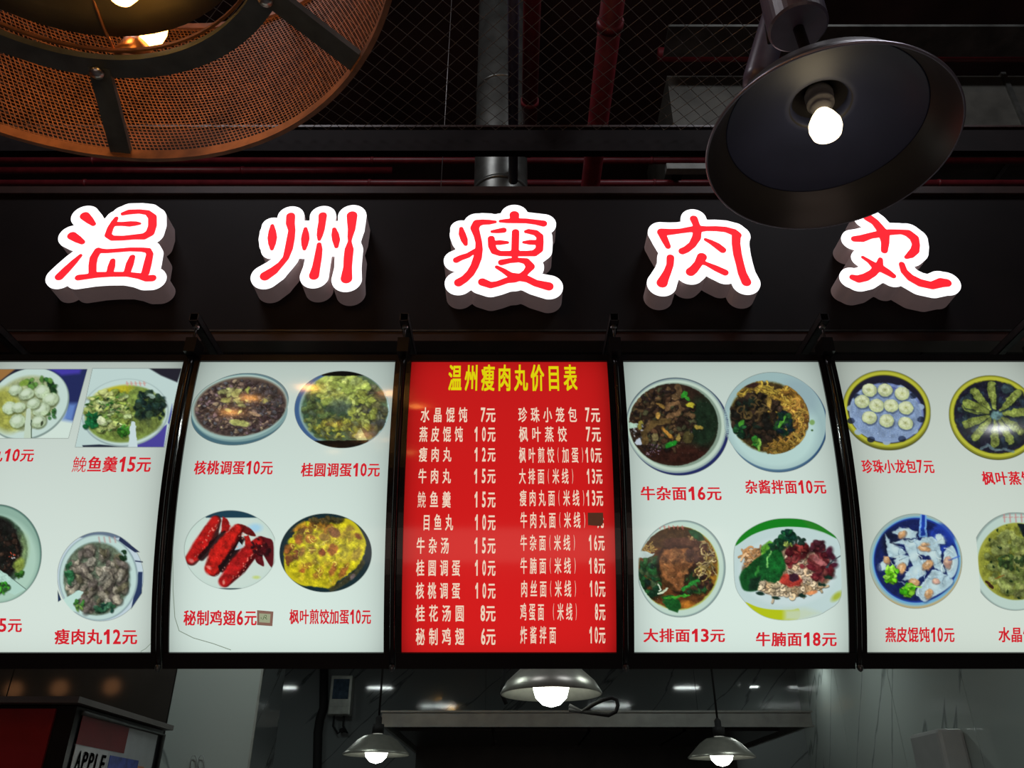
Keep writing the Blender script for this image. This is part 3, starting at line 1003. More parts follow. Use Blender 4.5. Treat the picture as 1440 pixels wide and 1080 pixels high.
    def blobs(self, n, reg, size, cols, ratio=(0.4, 0.9), ang=(0, 180), dark=0.45, light=0.35, a=1.0):
        """n pieces scattered over an ellipse region, each with a dark side and a light side"""
        cx, cy, rx, ry = reg
        for _ in range(n):
            t = self.r.random() * 2 * PI; q = math.sqrt(self.r.random())
            x, y = cx + rx * q * math.cos(t), cy + ry * q * math.sin(t)
            s = self.r.uniform(*size); e = s * self.r.uniform(*ratio); an = self.r.uniform(*ang)
            c = self.r.choice(cols); v = self.r.uniform(0.82, 1.15)
            c = [min(255, k * v) for k in c]
            if dark:
                self.ell(x + s * 0.18, y + s * 0.25, s * 1.12, e * 1.2, an, [k * 0.35 for k in c], s * 0.4, dark * a)
            self.ell(x, y, s, e, an, c, s * 0.3, a)
            if light:
                self.ell(x - s * 0.2, y - e * 0.3, s * 0.45, e * 0.35, an, [min(255, k * 1.25 + 25) for k in c], s * 0.3, light * a)
        return self

    def strands(self, n, reg, wd, cols, length=120, curl=0.5, a=1.0, edge=0.5, ang=None):
        cx, cy, rx, ry = reg
        for _ in range(n):
            t = self.r.random() * 2 * PI; q = math.sqrt(self.r.random())
            x, y = cx + rx * q * math.cos(t), cy + ry * q * math.sin(t)
            h = self.r.uniform(0, 2 * PI) if ang is None else math.radians(self.r.uniform(*ang))
            k = self.r.uniform(-curl, curl)
            pts = [(x, y)]
            m = 8
            for _i in range(m):
                h += k
                x += math.cos(h) * length / m; y += math.sin(h) * length / m
                pts.append((x, y))
            c = self.r.choice(cols); v = self.r.uniform(0.8, 1.15); c = [min(255, z * v) for z in c]
            self.line([(p + wd * 0.3, q_ + wd * 0.6) for p, q_ in pts], wd * 1.15, [z * 0.3 for z in c], wd * 0.8, edge * a)
            self.line(pts, wd, c, wd * 0.7, a)
        return self

    def grain(self, amp, cell=3, region=None):
        h, w = self.ny // cell + 2, self.nx // cell + 2
        n = self.rg.normal(0, 1, (h, w))
        n = np.kron(n, np.ones((cell, cell)))[:self.ny, :self.nx]
        k = 0.25
        n = (n + np.roll(n, 1, 0) + np.roll(n, 1, 1) + np.roll(n, -1, 0)) * k
        if region is not None:
            n = n * region
        self.A[..., :3] = np.clip(self.A[..., :3] * (1 + amp * n[..., None]), 0, 255)
        return self

    def build(self, label, parent, gain=1.0, lift=0.0008):
        A = self.A
        B = (A[0::2, 0::2] + A[1::2, 0::2] + A[0::2, 1::2] + A[1::2, 1::2]) / 4
        rgb = B[..., :3] * gain / 255.0
        L = np.where(rgb <= 0.04045, rgb / 12.92, ((np.clip(rgb, 0, 1) + 0.055) / 1.055) ** 2.4)
        ny, nx = B.shape[:2]
        X = self.bx[0] + (np.arange(nx) + 0.5) * self.step * 2
        Y = self.bx[1] + (np.arange(ny) + 0.5) * self.step * 2
        GX_, GY_ = np.meshgrid(X, Y)
        V = hit_np(GX_, GY_, lift)
        K = np.concatenate([L, B[..., 3:4]], -1)
        o = grid_mesh('dish_photo', V, M['photo'], parent, K, keep=B[..., 3] > 0.02)
        o['label'] = label
        return o


G1, G2, G3 = (36, 84, 34), (60, 120, 40), (22, 52, 30)
PALE = (200, 222, 212)

# 1 fish ball soup (rectangular photo)
p = Print(0, 500, 8.31, (-34, 517, 125, 619), 1)
p.poly([(-270, 157), (1022, 157), (800, 968), (-270, 968)], (205, 222, 212), 5, opaque=True)
p.clip = (p.A[..., 3] > 0.5) * 1.0
p.poly([(500, 150), (1030, 150), (860, 760), (780, 740), (800, 500), (740, 300)], (34, 42, 88), 20)
p.poly([(560, 150), (960, 150), (930, 210), (720, 230)], (66, 58, 160), 40)
p.poly([(800, 560), (900, 560), (850, 770), (730, 750)], (96, 128, 190), 60)
p.poly([(-270, 150), (330, 150), (60, 330), (-270, 400)], (30, 32, 50), 14)
p.poly([(-270, 150), (190, 150), (10, 290), (-270, 380)], (150, 108, 60), 20)
p.ell(330, 570, 500, 400, -28, (128, 148, 142), 10); p.ell(325, 560, 488, 388, -28, (190, 212, 204), 12)
p.ell(290, 560, 400, 300, -28, (164, 176, 132), 40); p.ell(60, 640, 200, 260, -20, (158, 160, 62), 80, 0.8)
p.blobs(16, (470, 320, 170, 60), (20, 45), [G1, G3, (90, 140, 60)], a=0.9); p.ell(280, 320, 60, 34, -20, (120, 150, 60), 20)
p.blobs(8, (620, 400, 60, 50), (20, 40), [G1, G3], a=0.7); p.blobs(10, (600, 680, 60, 60), (15, 30), [G1, (60, 120, 60)], a=0.8)
for x, y, a_, b_ in ((180, 400, 78, 60), (310, 450, 92, 62), (490, 420, 90, 78), (590, 510, 95, 75), (110, 610, 82, 74), (220, 605, 82, 60), (480, 630, 105, 78), (205, 765, 92, 82), (450, 770, 92, 70), (390, 560, 80, 60)):
    p.ell(x + 8, y + 14, a_ * 1.05, b_ * 1.1, -20, (84, 98, 60), 20, 0.7)
    p.ell(x, y, a_, b_, -20, (176, 196, 160), 14); p.ell(x - 12, y - 14, a_ * 0.6, b_ * 0.5, -20, (204, 220, 198), 30, 0.8)
p.line([(335, 640), (325, 800), (320, 980)], [26, 34, 44], (188, 206, 186), 8); p.line([(365, 760), (368, 970)], 5, (60, 80, 60), 5)
p.ell(490, 795, 14, 30, 20, (60, 70, 50), 8)
p.organic(p.inside(290, 580, 390, 300, -28, 60), 0.5, 0.14); p.build('photo of fish ball soup in a white bowl', BOX[-2])

# 2 sliced fish soup (rectangular photo)
p = Print(100, 510, 8.306, (104, 516, 257, 631), 2)
p.poly([(250, 66), (1292, 66), (1090, 988), (45, 988)], (186, 208, 204), 5, opaque=True)
p.clip = (p.A[..., 3] > 0.5) * 1.0
p.poly([(900, 60), (1300, 60), (1240, 230), (1050, 150)], (34, 34, 44), 20)
p.poly([(770, 950), (1120, 720), (1080, 1000), (770, 1000)], (72, 66, 150), 12); p.poly([(1130, 700), (1180, 480), (1170, 760)], (70, 80, 150), 14)
p.poly([(130, 965), (330, 955), (660, 985), (140, 990)], (36, 44, 60), 10)
p.ell(630, 585, 510, 395, -6, (140, 160, 160), 14); p.ell(630, 578, 498, 385, -6, (188, 210, 205), 16)
p.ell(630, 600, 470, 330, -8, (120, 142, 66), 24); p.ell(500, 340, 220, 60, -14, (186, 178, 40), 30, 0.9)
p.blobs(150, (440, 560, 260, 240), (22, 60), [(166, 182, 104), (186, 196, 122), (140, 160, 70), (110, 140, 66), (170, 190, 130)], (0.3, 0.7), (-40, 20), 0.55, 0.3)
p.blobs(40, (420, 580, 260, 230), (10, 26), [G1, G2, (40, 70, 40)], (0.2, 0.5), (-50, 10), 0.3, 0)
p.blobs(26, (240, 690, 90, 100), (22, 40), [(20, 96, 50), (14, 80, 44)], a=0.9); p.blobs(24, (620, 800, 70, 60), (20, 36), [(24, 90, 34), (60, 130, 40)], a=0.8)
p.blobs(90, (930, 520, 170, 190), (20, 52), [(30, 52, 46), (20, 40, 40), (50, 72, 52), (36, 60, 40)], a=0.85); p.ell(870, 740, 180, 90, -10, (96, 108, 54), 40, 0.7)
p.ell(345, 675, 48, 48, 0, (190, 200, 160), 10); p.ell(935, 385, 45, 30, 20, (150, 176, 160), 12)
for i in range(5):
    p.line([(650 + i * 50, 225), (660 + i * 50, 265)], 9, (196, 150, 140), 10, 0.7); p.line([(642 + i * 50, 245), (672 + i * 50, 240)], 6, (196, 150, 140), 8, 0.7)
p.line([(725, 710), (722, 850), (722, 1000)], [26, 40, 56], (196, 214, 216), 8)
p.organic(p.inside(640, 600, 460, 300, -8, 60), 1.0, 0.24); p.build('photo of sliced fish soup with greens', BOX[-2])

# 3 dark noodle bowl, cut by the frame
p = Print(0, 700, 7.2, (-42, 708, 61, 853), 3)
p.ell(-30, 565, 452, 500, 0, (84, 118, 108), 7, opaque=True); p.ell(-34, 570, 440, 488, 0, (138, 172, 156), 14); p.ell(-40, 620, 420, 440, 0, (176, 208, 190), 60, 0.8)
p.ell(-60, 540, 340, 365, 0, (60, 84, 66), 20); p.ell(180, 560, 100, 190, 10, (140, 166, 110), 60, 0.8); p.ell(-60, 520, 280, 330, 0, (26, 26, 24), 40)
p.blobs(120, (-20, 530, 220, 240), (12, 34), [(34, 26, 22), (50, 36, 30), (24, 28, 24), (66, 48, 38)], a=0.8); p.blobs(8, (130, 600, 40, 40), (6, 12), [(150, 60, 40), (190, 190, 190)])
p.ell(195, 680, 50, 70, 20, (140, 160, 70), 30); p.blobs(14, (200, 770, 40, 30), (14, 26), [G1, G2])
p.poly([(-300, 620), (0, 720), (265, 925), (150, 985), (-300, 800)], (172, 208, 194), 6); p.line([(0, 722), (262, 925)], 3, (70, 90, 80), 4)
p.blobs(26, (20, 900, 60, 50), (14, 34), [(40, 130, 30), (70, 160, 50), (40, 70, 40)])
p.organic(p.inside(-60, 540, 330, 350, 0, 60), 1.0, 0.24); p.build('photo of a dark beef offal soup', BOX[-2])

# 4 lean pork ball soup
p = Print(0, 700, 4.32, (80, 744, 203, 877), 4)
p.ell(610, 478, 262, 272, 0, (188, 206, 214), 4, opaque=True)
p.poly([(730, 235), (850, 330), (820, 332), (720, 262)], (40, 50, 80), 4, opaque=True); p.poly([(840, 450), (866, 450), (862, 580), (796, 678), (820, 560)], (40, 56, 92), 4, opaque=True)
p.poly([(820, 380), (868, 386), (868, 394), (822, 388)], (40, 50, 80), 3, opaque=True); p.poly([(350, 560), (372, 620), (352, 634)], (30, 50, 84), 3, opaque=True)
p.poly([(400, 680), (500, 745), (440, 722), (398, 690)], (40, 50, 80), 3); p.ell(612, 228, 170, 20, 0, (60, 76, 100), 6, 0.7)
p.ell(598, 485, 240, 262, 0, (138, 160, 164), 5); p.ell(596, 485, 232, 256, 0, (186, 212, 206), 10); p.ell(590, 490, 206, 226, 0, (150, 176, 168), 8)
p.ell(585, 492, 200, 220, 0, (98, 112, 92), 12)
p.blobs(100, (590, 490, 175, 195), (18, 44), [(134, 126, 112), (150, 144, 126), (112, 104, 96), (160, 156, 140), (120, 116, 90)], (0.4, 0.75), (30, 150), 0.7, 0.4)
p.blobs(14, (425, 460, 22, 60), (14, 24), [(40, 100, 60), (60, 120, 80)], a=0.8); p.blobs(22, (640, 670, 60, 26), (12, 22), [(40, 90, 60), (70, 120, 90), (20, 60, 50)], a=0.8); p.blobs(8, (750, 360, 20, 40), (10, 18), [G3], a=0.8)
for i in range(4):
    p.line([(600 + i * 32, 240), (606 + i * 32, 270)], 5, (180, 150, 146), 6, 0.7)
p.poly([(352, 636), (480, 560), (510, 575), (440, 655), (505, 700), (380, 680)], (186, 218, 208), 5); p.blobs(10, (480, 650, 28, 30), (10, 18), [(60, 120, 50), (110, 150, 70)])
p.organic(p.inside(585, 492, 198, 215, 0, 25), 1.1, 0.25); p.build('photo of lean pork ball soup', BOX[-2])

# 5 walnut egg soup
p = Print(260, 515, 9.0, (266, 524, 408, 628), 5)
p.ell(690, 600, 615, 395, -9, (70, 104, 116), 6, opaque=True); p.ell(735, 470, 582, 380, -8, (96, 124, 130), 6, opaque=True); p.ell(710, 560, 618, 392, -8, (120, 152, 152), 14)
p.ell(690, 520, 612, 405, -9, (150, 180, 174), 10, opaque=True); p.ell(700, 500, 596, 385, -9, (172, 200, 192), 14)
p.ell(700, 510, 588, 372, -8, (98, 84, 72), 30); p.ell(705, 525, 572, 352, -8, (74, 62, 58), 24)
p.clip = p.inside(705, 520, 578, 360, -8)
p.blobs(520, (700, 520, 570, 350), (14, 36), [(96, 80, 72), (122, 102, 88), (70, 58, 58), (84, 84, 88), (140, 124, 100), (60, 46, 48), (106, 88, 92)], (0.35, 0.8), (-60, 40), 0.6, 0.35)
p.blobs(12, (620, 430, 260, 190), (30, 60), [(160, 164, 104), (150, 150, 96)], (0.4, 0.6), (-40, 20), 0.4, 0.3)
p.ell(690, 720, 130, 42, 8, (168, 172, 100), 16); p.ell(520, 430, 70, 34, -10, (160, 158, 90), 16); p.ell(1020, 430, 80, 34, -20, (140, 142, 84), 14); p.ell(640, 330, 60, 34, -30, (160, 160, 96), 16); p.ell(890, 610, 80, 20, 20, (180, 150, 118), 10); p.ell(790, 300, 34, 40, 0, (150, 160, 80), 12)
p.blobs(120, (1000, 400, 230, 170), (14, 30), [(66, 70, 74), (84, 84, 92), (60, 56, 56)], (0.4, 0.8), a=0.6)
p.clip = None
p.organic(p.inside(705, 525, 565, 345, -8, 50), 1.0, 0.24); p.build('photo of walnut egg soup in a large pale bowl', BOX[-1])

# 6 longan egg soup, black top and bottom
p = Print(405, 510, 8.64, (412, 520, 552, 632), 6)
p.ell(655, 570, 578, 470, 0, (60, 92, 134), 6, opaque=True); p.ell(690, 570, 552, 450, 0, (176, 206, 204), 20)
p.ell(680, 570, 520, 440, 0, (70, 98, 72), 50); p.ell(720, 560, 490, 440, 0, (84, 104, 74), 20)
p.clip = p.inside(690, 570, 530, 455, 0)
p.blobs(120, (420, 620, 250, 260), (24, 60), [(60, 88, 62), (88, 108, 60), (70, 84, 66), (120, 130, 70)], (0.4, 0.9), a=0.8)
p.blobs(110, (1000, 580, 190, 330), (24, 60), [(78, 84, 80), (96, 100, 76), (66, 72, 70), (110, 110, 70)], (0.4, 0.9), a=0.8)
p.blobs(150, (660, 330, 330, 180), (26, 70), [(168, 184, 92), (184, 196, 104), (150, 168, 80), (172, 188, 110)], (0.35, 0.8), (-40, 10), 0.3, 0.3)
p.blobs(60, (900, 560, 150, 230), (22, 56), [(150, 160, 72), (132, 146, 70), (166, 176, 96)], (0.3, 0.7), a=0.9)
p.blobs(70, (620, 800, 280, 130), (20, 50), [(140, 144, 56), (160, 160, 66), (90, 100, 70), (116, 120, 60)], (0.3, 0.7), a=0.9); p.ell(640, 530, 130, 80, 0, (80, 98, 84), 60, 0.8)
p.line([(410, 440), (560, 390), (680, 360)], 9, (196, 200, 96), 8); p.poly([(880, 800), (960, 940), (850, 945), (800, 890)], (176, 186, 130), 10)
p.clip = None
p.poly([(330, 100), (1000, 100), (985, 156), (420, 160)], (8, 10, 10), 5); p.poly([(300, 948), (985, 942), (900, 1050), (420, 1050)], (8, 10, 10), 5)
p.A[..., 3] *= p.inside(655, 570, 578, 470, 0)
p.organic(p.inside(690, 560, 520, 400, 0, 60), 1.0, 0.24); p.build('photo of longan egg soup, black at top and bottom', BOX[-1])

# 7 chicken wings
p = Print(250, 710, 8.64, (258, 716, 387, 832), 7)
p.ell(640, 548, 562, 482, 0, (192, 214, 204), 8, opaque=True); p.ell(640, 560, 540, 460, 0, (198, 216, 206), 60)
p.poly([(320, 50), (1000, 50), (985, 156), (340, 156)], (30, 62, 78), 5); p.poly([(460, 1012), (780, 1012), (700, 1040), (520, 1040)], (50, 70, 76), 4)
p.ell(940, 280, 80, 50, 0, (160, 204, 226), 50); p.ell(955, 880, 44, 20, 0, (190, 208, 130), 20)
p.poly([(545, 140), (600, 170), (650, 260), (600, 330), (520, 340)], (150, 26, 24), 10); p.poly([(700, 245), (860, 270), (950, 376), (860, 370), (780, 340), (780, 480), (720, 520)], (104, 24, 24), 10)
p.poly([(800, 380), (860, 370), (900, 470), (820, 500)], (170, 30, 26), 10); p.poly([(960, 400), (1080, 400), (1160, 460), (1158, 740), (1120, 740), (1030, 600), (1050, 730), (1020, 740), (940, 660)], (88, 20, 26), 10)
p.line([(470, 190), (400, 330), (300, 500), (170, 660)], [60, 100, 92, 78], (60, 14, 14), 14, 0.9); p.line([(450, 190), (360, 350), (260, 510), (160, 650)], [54, 74, 86, 64], (180, 28, 26), 30); p.line([(560, 340), (430, 480), (290, 640)], [30, 50, 40], (30, 14, 16), 20, 0.9)
p.line([(740, 300), (620, 480), (500, 640), (440, 790)], [60, 104, 108, 80], (80, 14, 14), 14); p.line([(720, 290), (590, 450), (480, 610), (410, 770)], [54, 84, 104, 84], (190, 32, 26), 30); p.line([(780, 420), (680, 590), (540, 770)], [30, 46, 50], (24, 14, 16), 20, 0.95)
p.line([(1000, 440), (860, 600), (740, 760), (580, 940)], [60, 96, 96, 60], (84, 14, 18), 14); p.line([(980, 440), (820, 590), (700, 740), (560, 930)], [46, 78, 84, 66], (172, 28, 28), 30)
p.poly([(690, 550), (745, 445), (800, 510), (740, 540)], (176, 200, 204), 6)
for _ in range(46):
    q = p.r.random(); k = p.r.choice([((450, 190), (160, 650)), ((760, 330), (500, 800)), ((980, 470), (600, 900))])
    x = k[0][0] + (k[1][0] - k[0][0]) * q + p.r.uniform(20, 70); y = k[0][1] + (k[1][1] - k[0][1]) * q + p.r.uniform(-20, 50)
    p.ell(x, y, p.r.uniform(4, 9), p.r.uniform(6, 14), 30, (240, 150, 130), 6, 0.8)
p.ell(165, 680, 34, 22, 30, (232, 150, 140), 20, 0.7); p.ell(380, 760, 34, 20, 30, (230, 140, 130), 16, 0.7); p.ell(560, 940, 16, 28, 10, (236, 170, 150), 12, 0.7)
p.blobs(40, (1000, 520, 120, 110), (12, 30), [(70, 16, 22), (110, 30, 30), (40, 14, 20)], a=0.7)
p.organic(p.inside(620, 560, 470, 380, 0, 120) * ((p.A[..., 0] > 1.5 * p.A[..., 1] + 10) * 1.0), 0.8, 0.22); p.build('photo of three shiny red chicken wings', BOX[-1])

# 8 omelette with dumplings
p = Print(385, 715, 8.64, (391, 720, 525, 836), 8)
p.ell(630, 540, 562, 480, 0, (22, 44, 50), 6, opaque=True)
p.poly([(270, 230), (420, 150), (560, 130), (700, 150), (880, 120), (1000, 190), (1090, 330), (1120, 450), (1060, 640), (930, 780), (760, 900), (700, 970), (500, 950), (330, 930), (180, 830), (130, 720), (130, 500), (220, 400)], (196, 184, 30), 16)
p.clip = p.inside(620, 540, 500, 440, 0, 40)
p.blobs(50, (600, 560, 430, 380), (30, 80), [(206, 196, 22), (190, 170, 36), (214, 204, 30), (178, 150, 40)], (0.4, 0.8), (-70, 0), 0.2, 0.3, 0.8)
p.blobs(26, (430, 250, 260, 120), (30, 66), [(150, 96, 36), (168, 116, 34), (120, 84, 40), (178, 134, 40)], (0.5, 0.9), a=0.75); p.blobs(16, (210, 560, 80, 130), (26, 50), [(150, 90, 40), (120, 64, 34)], (0.5, 0.8), a=0.75)
for x, y, a_, b_, g, c in ((740, 290, 80, 60, 30, (118, 76, 50)), (620, 350, 70, 48, 10, (140, 110, 44)), (450, 370, 70, 50, 0, (160, 104, 40)), (720, 500, 60, 74, 20, (166, 96, 40)), (590, 535, 44, 46, 0, (128, 60, 30)), (720, 740, 36, 92, 22, (146, 86, 42)), (850, 760, 38, 110, 28, (150, 92, 40)), (540, 790, 44, 90, 38, (156, 110, 40)), (400, 700, 80, 34, -20, (150, 110, 36)), (345, 755, 34, 28, 0, (140, 76, 34)), (1035, 335, 54, 34, 10, (110, 60, 30)), (930, 240, 60, 40, 0, (128, 104, 42)), (865, 540, 40, 80, 10, (160, 150, 40)), (1010, 550, 44, 80, 30, (150, 130, 44)), (340, 530, 34, 60, 20, (134, 96, 44)), (470, 500, 44, 44, 0, (128, 96, 40)), (300, 380, 48, 60, 10, (156, 90, 40))):
    p.ell(x, y, a_ * 1.15, b_ * 1.15, g, (206, 190, 40), 16, 0.6); p.ell(x, y, a_, b_, g, c, 22, 0.9); p.ell(x - 6, y + 8, a_ * 0.5, b_ * 0.5, g, [k * 1.2 for k in c], 20, 0.6)
p.strands(30, (620, 520, 380, 340), 5, [(226, 214, 60), (236, 220, 90)], 90, 0.5, 0.8, 0.2)
p.clip = None
p.blobs(30, (640, 140, 230, 24), (20, 44), [(70, 66, 36), (90, 74, 40)], a=0.7); p.line([(1080, 660), (980, 800), (820, 920), (700, 985)], 30, (70, 66, 40), 20, 0.8); p.ell(960, 830, 22, 40, 30, (130, 110, 110), 14, 0.8)
p.A[..., 3] *= p.inside(630, 540, 562, 480, 0)
p.organic(p.inside(620, 540, 500, 430, 0, 60), 1.0, 0.24); p.build('photo of a yellow pan-fried dumpling omelette', BOX[-1])

# 9 beef offal noodles
p = Print(870, 520, 6.75, (878, 528, 1029, 671), 9)
p.ell(565, 545, 486, 458, 14, (34, 42, 92), 6, opaque=True); p.ell(548, 520, 478, 445, 10, (60, 78, 96), 5, opaque=True); p.ell(548, 532, 476, 448, 8, (150, 170, 164), 12, opaque=True); p.ell(546, 530, 462, 430, 8, (184, 204, 188), 10)
p.ell(540, 525, 436, 402, 8, (128, 148, 132), 12); p.ell(520, 520, 422, 388, 6, (44, 32, 24), 10)
p.clip = p.inside(520, 520, 425, 390, 6)
p.ell(800, 500, 160, 240, 0, (22, 40, 26), 70, 0.9); p.ell(560, 810, 300, 90, 0, (48, 26, 20), 50)
p.blobs(240, (420, 480, 310, 300), (12, 38), [(66, 50, 34), (50, 36, 28), (88, 68, 44), (36, 28, 26), (74, 52, 36), (60, 60, 40)], (0.3, 0.8), (0, 180), 0.6, 0.3)
p.line([(250, 680), (240, 600), (330, 510), (470, 480)], 30, (88, 70, 40), 14); p.line([(470, 440), (560, 420), (600, 370), (560, 310), (470, 330), (460, 380)], 20, (112, 84, 56), 10); p.line([(560, 160), (580, 240), (530, 260)], 26, (98, 76, 50), 12)
for x, y, a_, b_, g, c in ((400, 340, 50, 16, 30, (150, 116, 56)), (375, 430, 26, 34, 0, (160, 124, 60)), (460, 600, 70, 18, 42, (168, 120, 50)), (755, 545, 44, 20, 10, (160, 140, 60)), (680, 335, 40, 22, 10, (176, 168, 50)), (625, 240, 26, 34, 20, (40, 120, 36)), (500, 705, 64, 26, -22, (30, 124, 36)), (650, 270, 36, 18, 30, (50, 130, 40)), (345, 640, 30, 40, 0, (136, 124, 80)), (205, 520, 26, 40, 0, (150, 140, 60)), (660, 640, 50, 60, 20, (66, 60, 34)), (570, 650, 20, 36, 10, (140, 120, 60))):
    p.ell(x + 4, y + 8, a_, b_, g, (20, 16, 12), 12, 0.7); p.ell(x, y, a_, b_, g, c, 9)
p.blobs(60, (320, 760, 80, 60), (4, 9), [(120, 100, 110), (70, 50, 60), (30, 24, 30)], dark=0); p.blobs(14, (180, 580, 80, 80), (6, 14), [(150, 150, 150), (90, 90, 90)], dark=0)
p.poly([(150, 690), (195, 640), (225, 700), (170, 715)], (180, 190, 200), 6); p.poly([(80, 502), (180, 506), (180, 552), (80, 556)], (170, 200, 180), 6)
p.clip = None
p.organic(p.inside(520, 520, 415, 380, 6, 40), 1.0, 0.24); p.build('photo of dark beef offal noodles in a white bowl', BOX[1])

# 10 mixed sauce noodles on a plate
p = Print(1015, 515, 6.967, (1017, 519, 1161, 667), 10)
p.ell(540, 560, 500, 478, 22, (44, 76, 110), 5, opaque=True); p.ell(520, 535, 508, 470, 24, (150, 178, 178), 6, opaque=True); p.ell(500, 620, 440, 380, 20, (184, 214, 208), 90, 0.8)
p.ell(760, 300, 200, 160, 40, (136, 160, 168), 90, 0.6); p.A[..., :3] *= 1.0
p.ell(465, 500, 385, 345, 20, (96, 84, 34), 24); p.ell(465, 500, 372, 335, 20, (60, 48, 28), 24)
p.clip = np.clip(p.inside(465, 500, 395, 355, 20, 10), 0, 1)
p.strands(150, (640, 330, 200, 140), 8, [(176, 140, 54), (196, 164, 70), (150, 112, 44), (130, 92, 40)], 170, 0.35, 0.95, 0.6, (-10, 80)); p.strands(70, (300, 250, 170, 60), 8, [(176, 150, 60), (150, 120, 50)], 130, 0.3, 0.95, 0.6, (-30, 30))
p.strands(90, (740, 560, 100, 200), 8, [(170, 126, 56), (186, 150, 66), (120, 80, 40)], 130, 0.6); p.strands(70, (590, 800, 190, 60), 8, [(176, 146, 66), (150, 112, 50), (130, 100, 40)], 140, 0.4, 0.95, 0.6, (-30, 30))
p.blobs(190, (350, 500, 250, 230), (18, 50), [(34, 28, 22), (46, 36, 26), (26, 26, 22), (58, 44, 34), (24, 36, 28)], (0.4, 0.9), (0, 180), 0.5, 0.18)
p.strands(14, (330, 440, 160, 120), 9, [(110, 90, 50), (90, 72, 44)], 110, 0.7, 0.8); p.blobs(40, (620, 560, 90, 110), (18, 40), [(18, 48, 36), (30, 70, 34), (20, 34, 44)], a=0.9); p.line([(560, 590), (600, 540), (620, 500)], 12, (80, 150, 50), 8)
p.ell(465, 350, 24, 60, -10, (160, 130, 60), 10); p.ell(300, 190, 70, 26, -10, (52, 34, 30), 12)
p.clip = None
p.blobs(22, (180, 620, 50, 70), (18, 34), [(30, 76, 40), (20, 50, 34)]); p.ell(190, 560, 22, 36, 30, (60, 130, 40), 10); p.blobs(14, (330, 750, 40, 50), (14, 30), [(40, 110, 36), (90, 140, 50)]); p.line([(370, 740), (365, 820)], 12, (120, 166, 70), 8); p.ell(885, 550, 26, 26, 0, (110, 150, 70), 12, 0.8); p.ell(885, 628, 12, 10, 0, (70, 100, 60), 5)
p.organic(p.inside(465, 500, 385, 345, 20, 40), 1.0, 0.24); p.build('photo of brown sauce noodles on a white plate', BOX[1])

# 11 big pork chop noodles, straight left edge
p = Print(885, 720, 7.2, (895, 730, 1022, 870), 11)
p.ell(528, 575, 446, 492, 8, (130, 152, 150), 6, opaque=True); p.ell(522, 575, 432, 478, 8, (186, 210, 196), 14); p.ell(500, 570, 408, 424, 5, (170, 180, 90), 12); p.ell(492, 565, 400, 416, 5, (96, 56, 28), 14)
p.clip = p.inside(492, 565, 404, 420, 5)
p.ell(420, 260, 260, 110, -8, (60, 44, 24), 30, 0.9); p.ell(840, 520, 70, 260, -8, (150, 110, 36), 40, 0.8); p.ell(590, 940, 70, 40, 0, (190, 120, 40), 30, 0.8)
p.blobs(90, (240, 640, 160, 190), (20, 50), [(20, 60, 36), (30, 84, 40), (16, 44, 34), (60, 80, 50)], a=0.9); p.blobs(60, (620, 680, 180, 170), (20, 54), [(30, 70, 36), (24, 54, 32), (60, 44, 30), (40, 100, 44)], a=0.85); p.blobs(60, (760, 560, 120, 230), (14, 36), [(66, 40, 32), (96, 70, 40), (40, 30, 30)], a=0.8)
p.blobs(40, (640, 300, 140, 50), (10, 24), [(170, 140, 90), (130, 96, 60), (90, 70, 44)]); p.poly([(590, 190), (660, 172), (740, 230), (765, 290), (700, 300), (620, 240)], (24, 74, 44), 12)
p.ell(560, 340, 230, 80, 8, (74, 46, 36), 20, 0.9); p.poly([(310, 380), (430, 345), (580, 340), (700, 390), (720, 480), (640, 600), (580, 680), (560, 800), (480, 840), (390, 760), (310, 690), (270, 520)], (40, 24, 18), 30, 0.85)
p.poly([(340, 400), (440, 368), (560, 365), (660, 400), (690, 470), (620, 560), (560, 620), (540, 770), (490, 800), (420, 720), (340, 660), (305, 520)], (132, 84, 48), 20)
p.clip = p.clip * 1.0
p.blobs(120, (470, 530, 130, 140), (14, 36), [(140, 90, 52), (122, 76, 44), (150, 102, 60), (108, 68, 40)], (0.4, 0.8), (0, 180), 0.25, 0.25, 0.7); p.blobs(40, (650, 440, 70, 70), (14, 34), [(96, 64, 46), (70, 46, 40)], a=0.7)
p.poly([(300, 520), (340, 660), (420, 730), (480, 800), (420, 790), (330, 700)], (90, 60, 30), 14, 0.7); p.strands(26, (800, 480, 70, 160), 6, [(180, 160, 110), (150, 130, 70)], 120, 0.4); p.strands(14, (190, 370, 60, 40), 6, [(160, 130, 70)], 80, 0.3)
p.line([(300, 740), (320, 790), (300, 800)], 7, (200, 214, 190), 5); p.line([(290, 830), (340, 820), (380, 780)], 8, (196, 210, 180), 5); p.poly([(330, 860), (430, 840), (480, 880), (530, 940), (490, 1015), (420, 1000), (380, 940)], (24, 84, 34), 14); p.line([(540, 790), (620, 730), (700, 690)], 16, (36, 120, 44), 10); p.line([(360, 870), (500, 860), (600, 840)], 12, (60, 150, 44), 8)
p.clip = None
p.poly([(330, 900), (520, 940), (490, 1020), (400, 990)], (24, 80, 34), 12)
for i in range(6):
    p.line([(306 + i * 46, 140), (312 + i * 46, 172)], 6, (190, 100, 96), 6, 0.6); p.line([(300 + i * 46, 152), (326 + i * 46, 150)], 4, (190, 110, 100), 5, 0.6)
p.poly([(60, 395), (130, 396), (258, 428), (190, 465), (60, 462)], (176, 196, 190), 6)
X_, Y_ = np.meshgrid(p.gx, p.gy); p.A[..., 3] *= np.clip((X_ - (82 + Y_ * 0.012)) / 5, 0, 1)
p.organic(p.inside(492, 565, 398, 412, 5, 40), 1.0, 0.24); p.build('photo of noodles with a big brown pork chop', BOX[1])

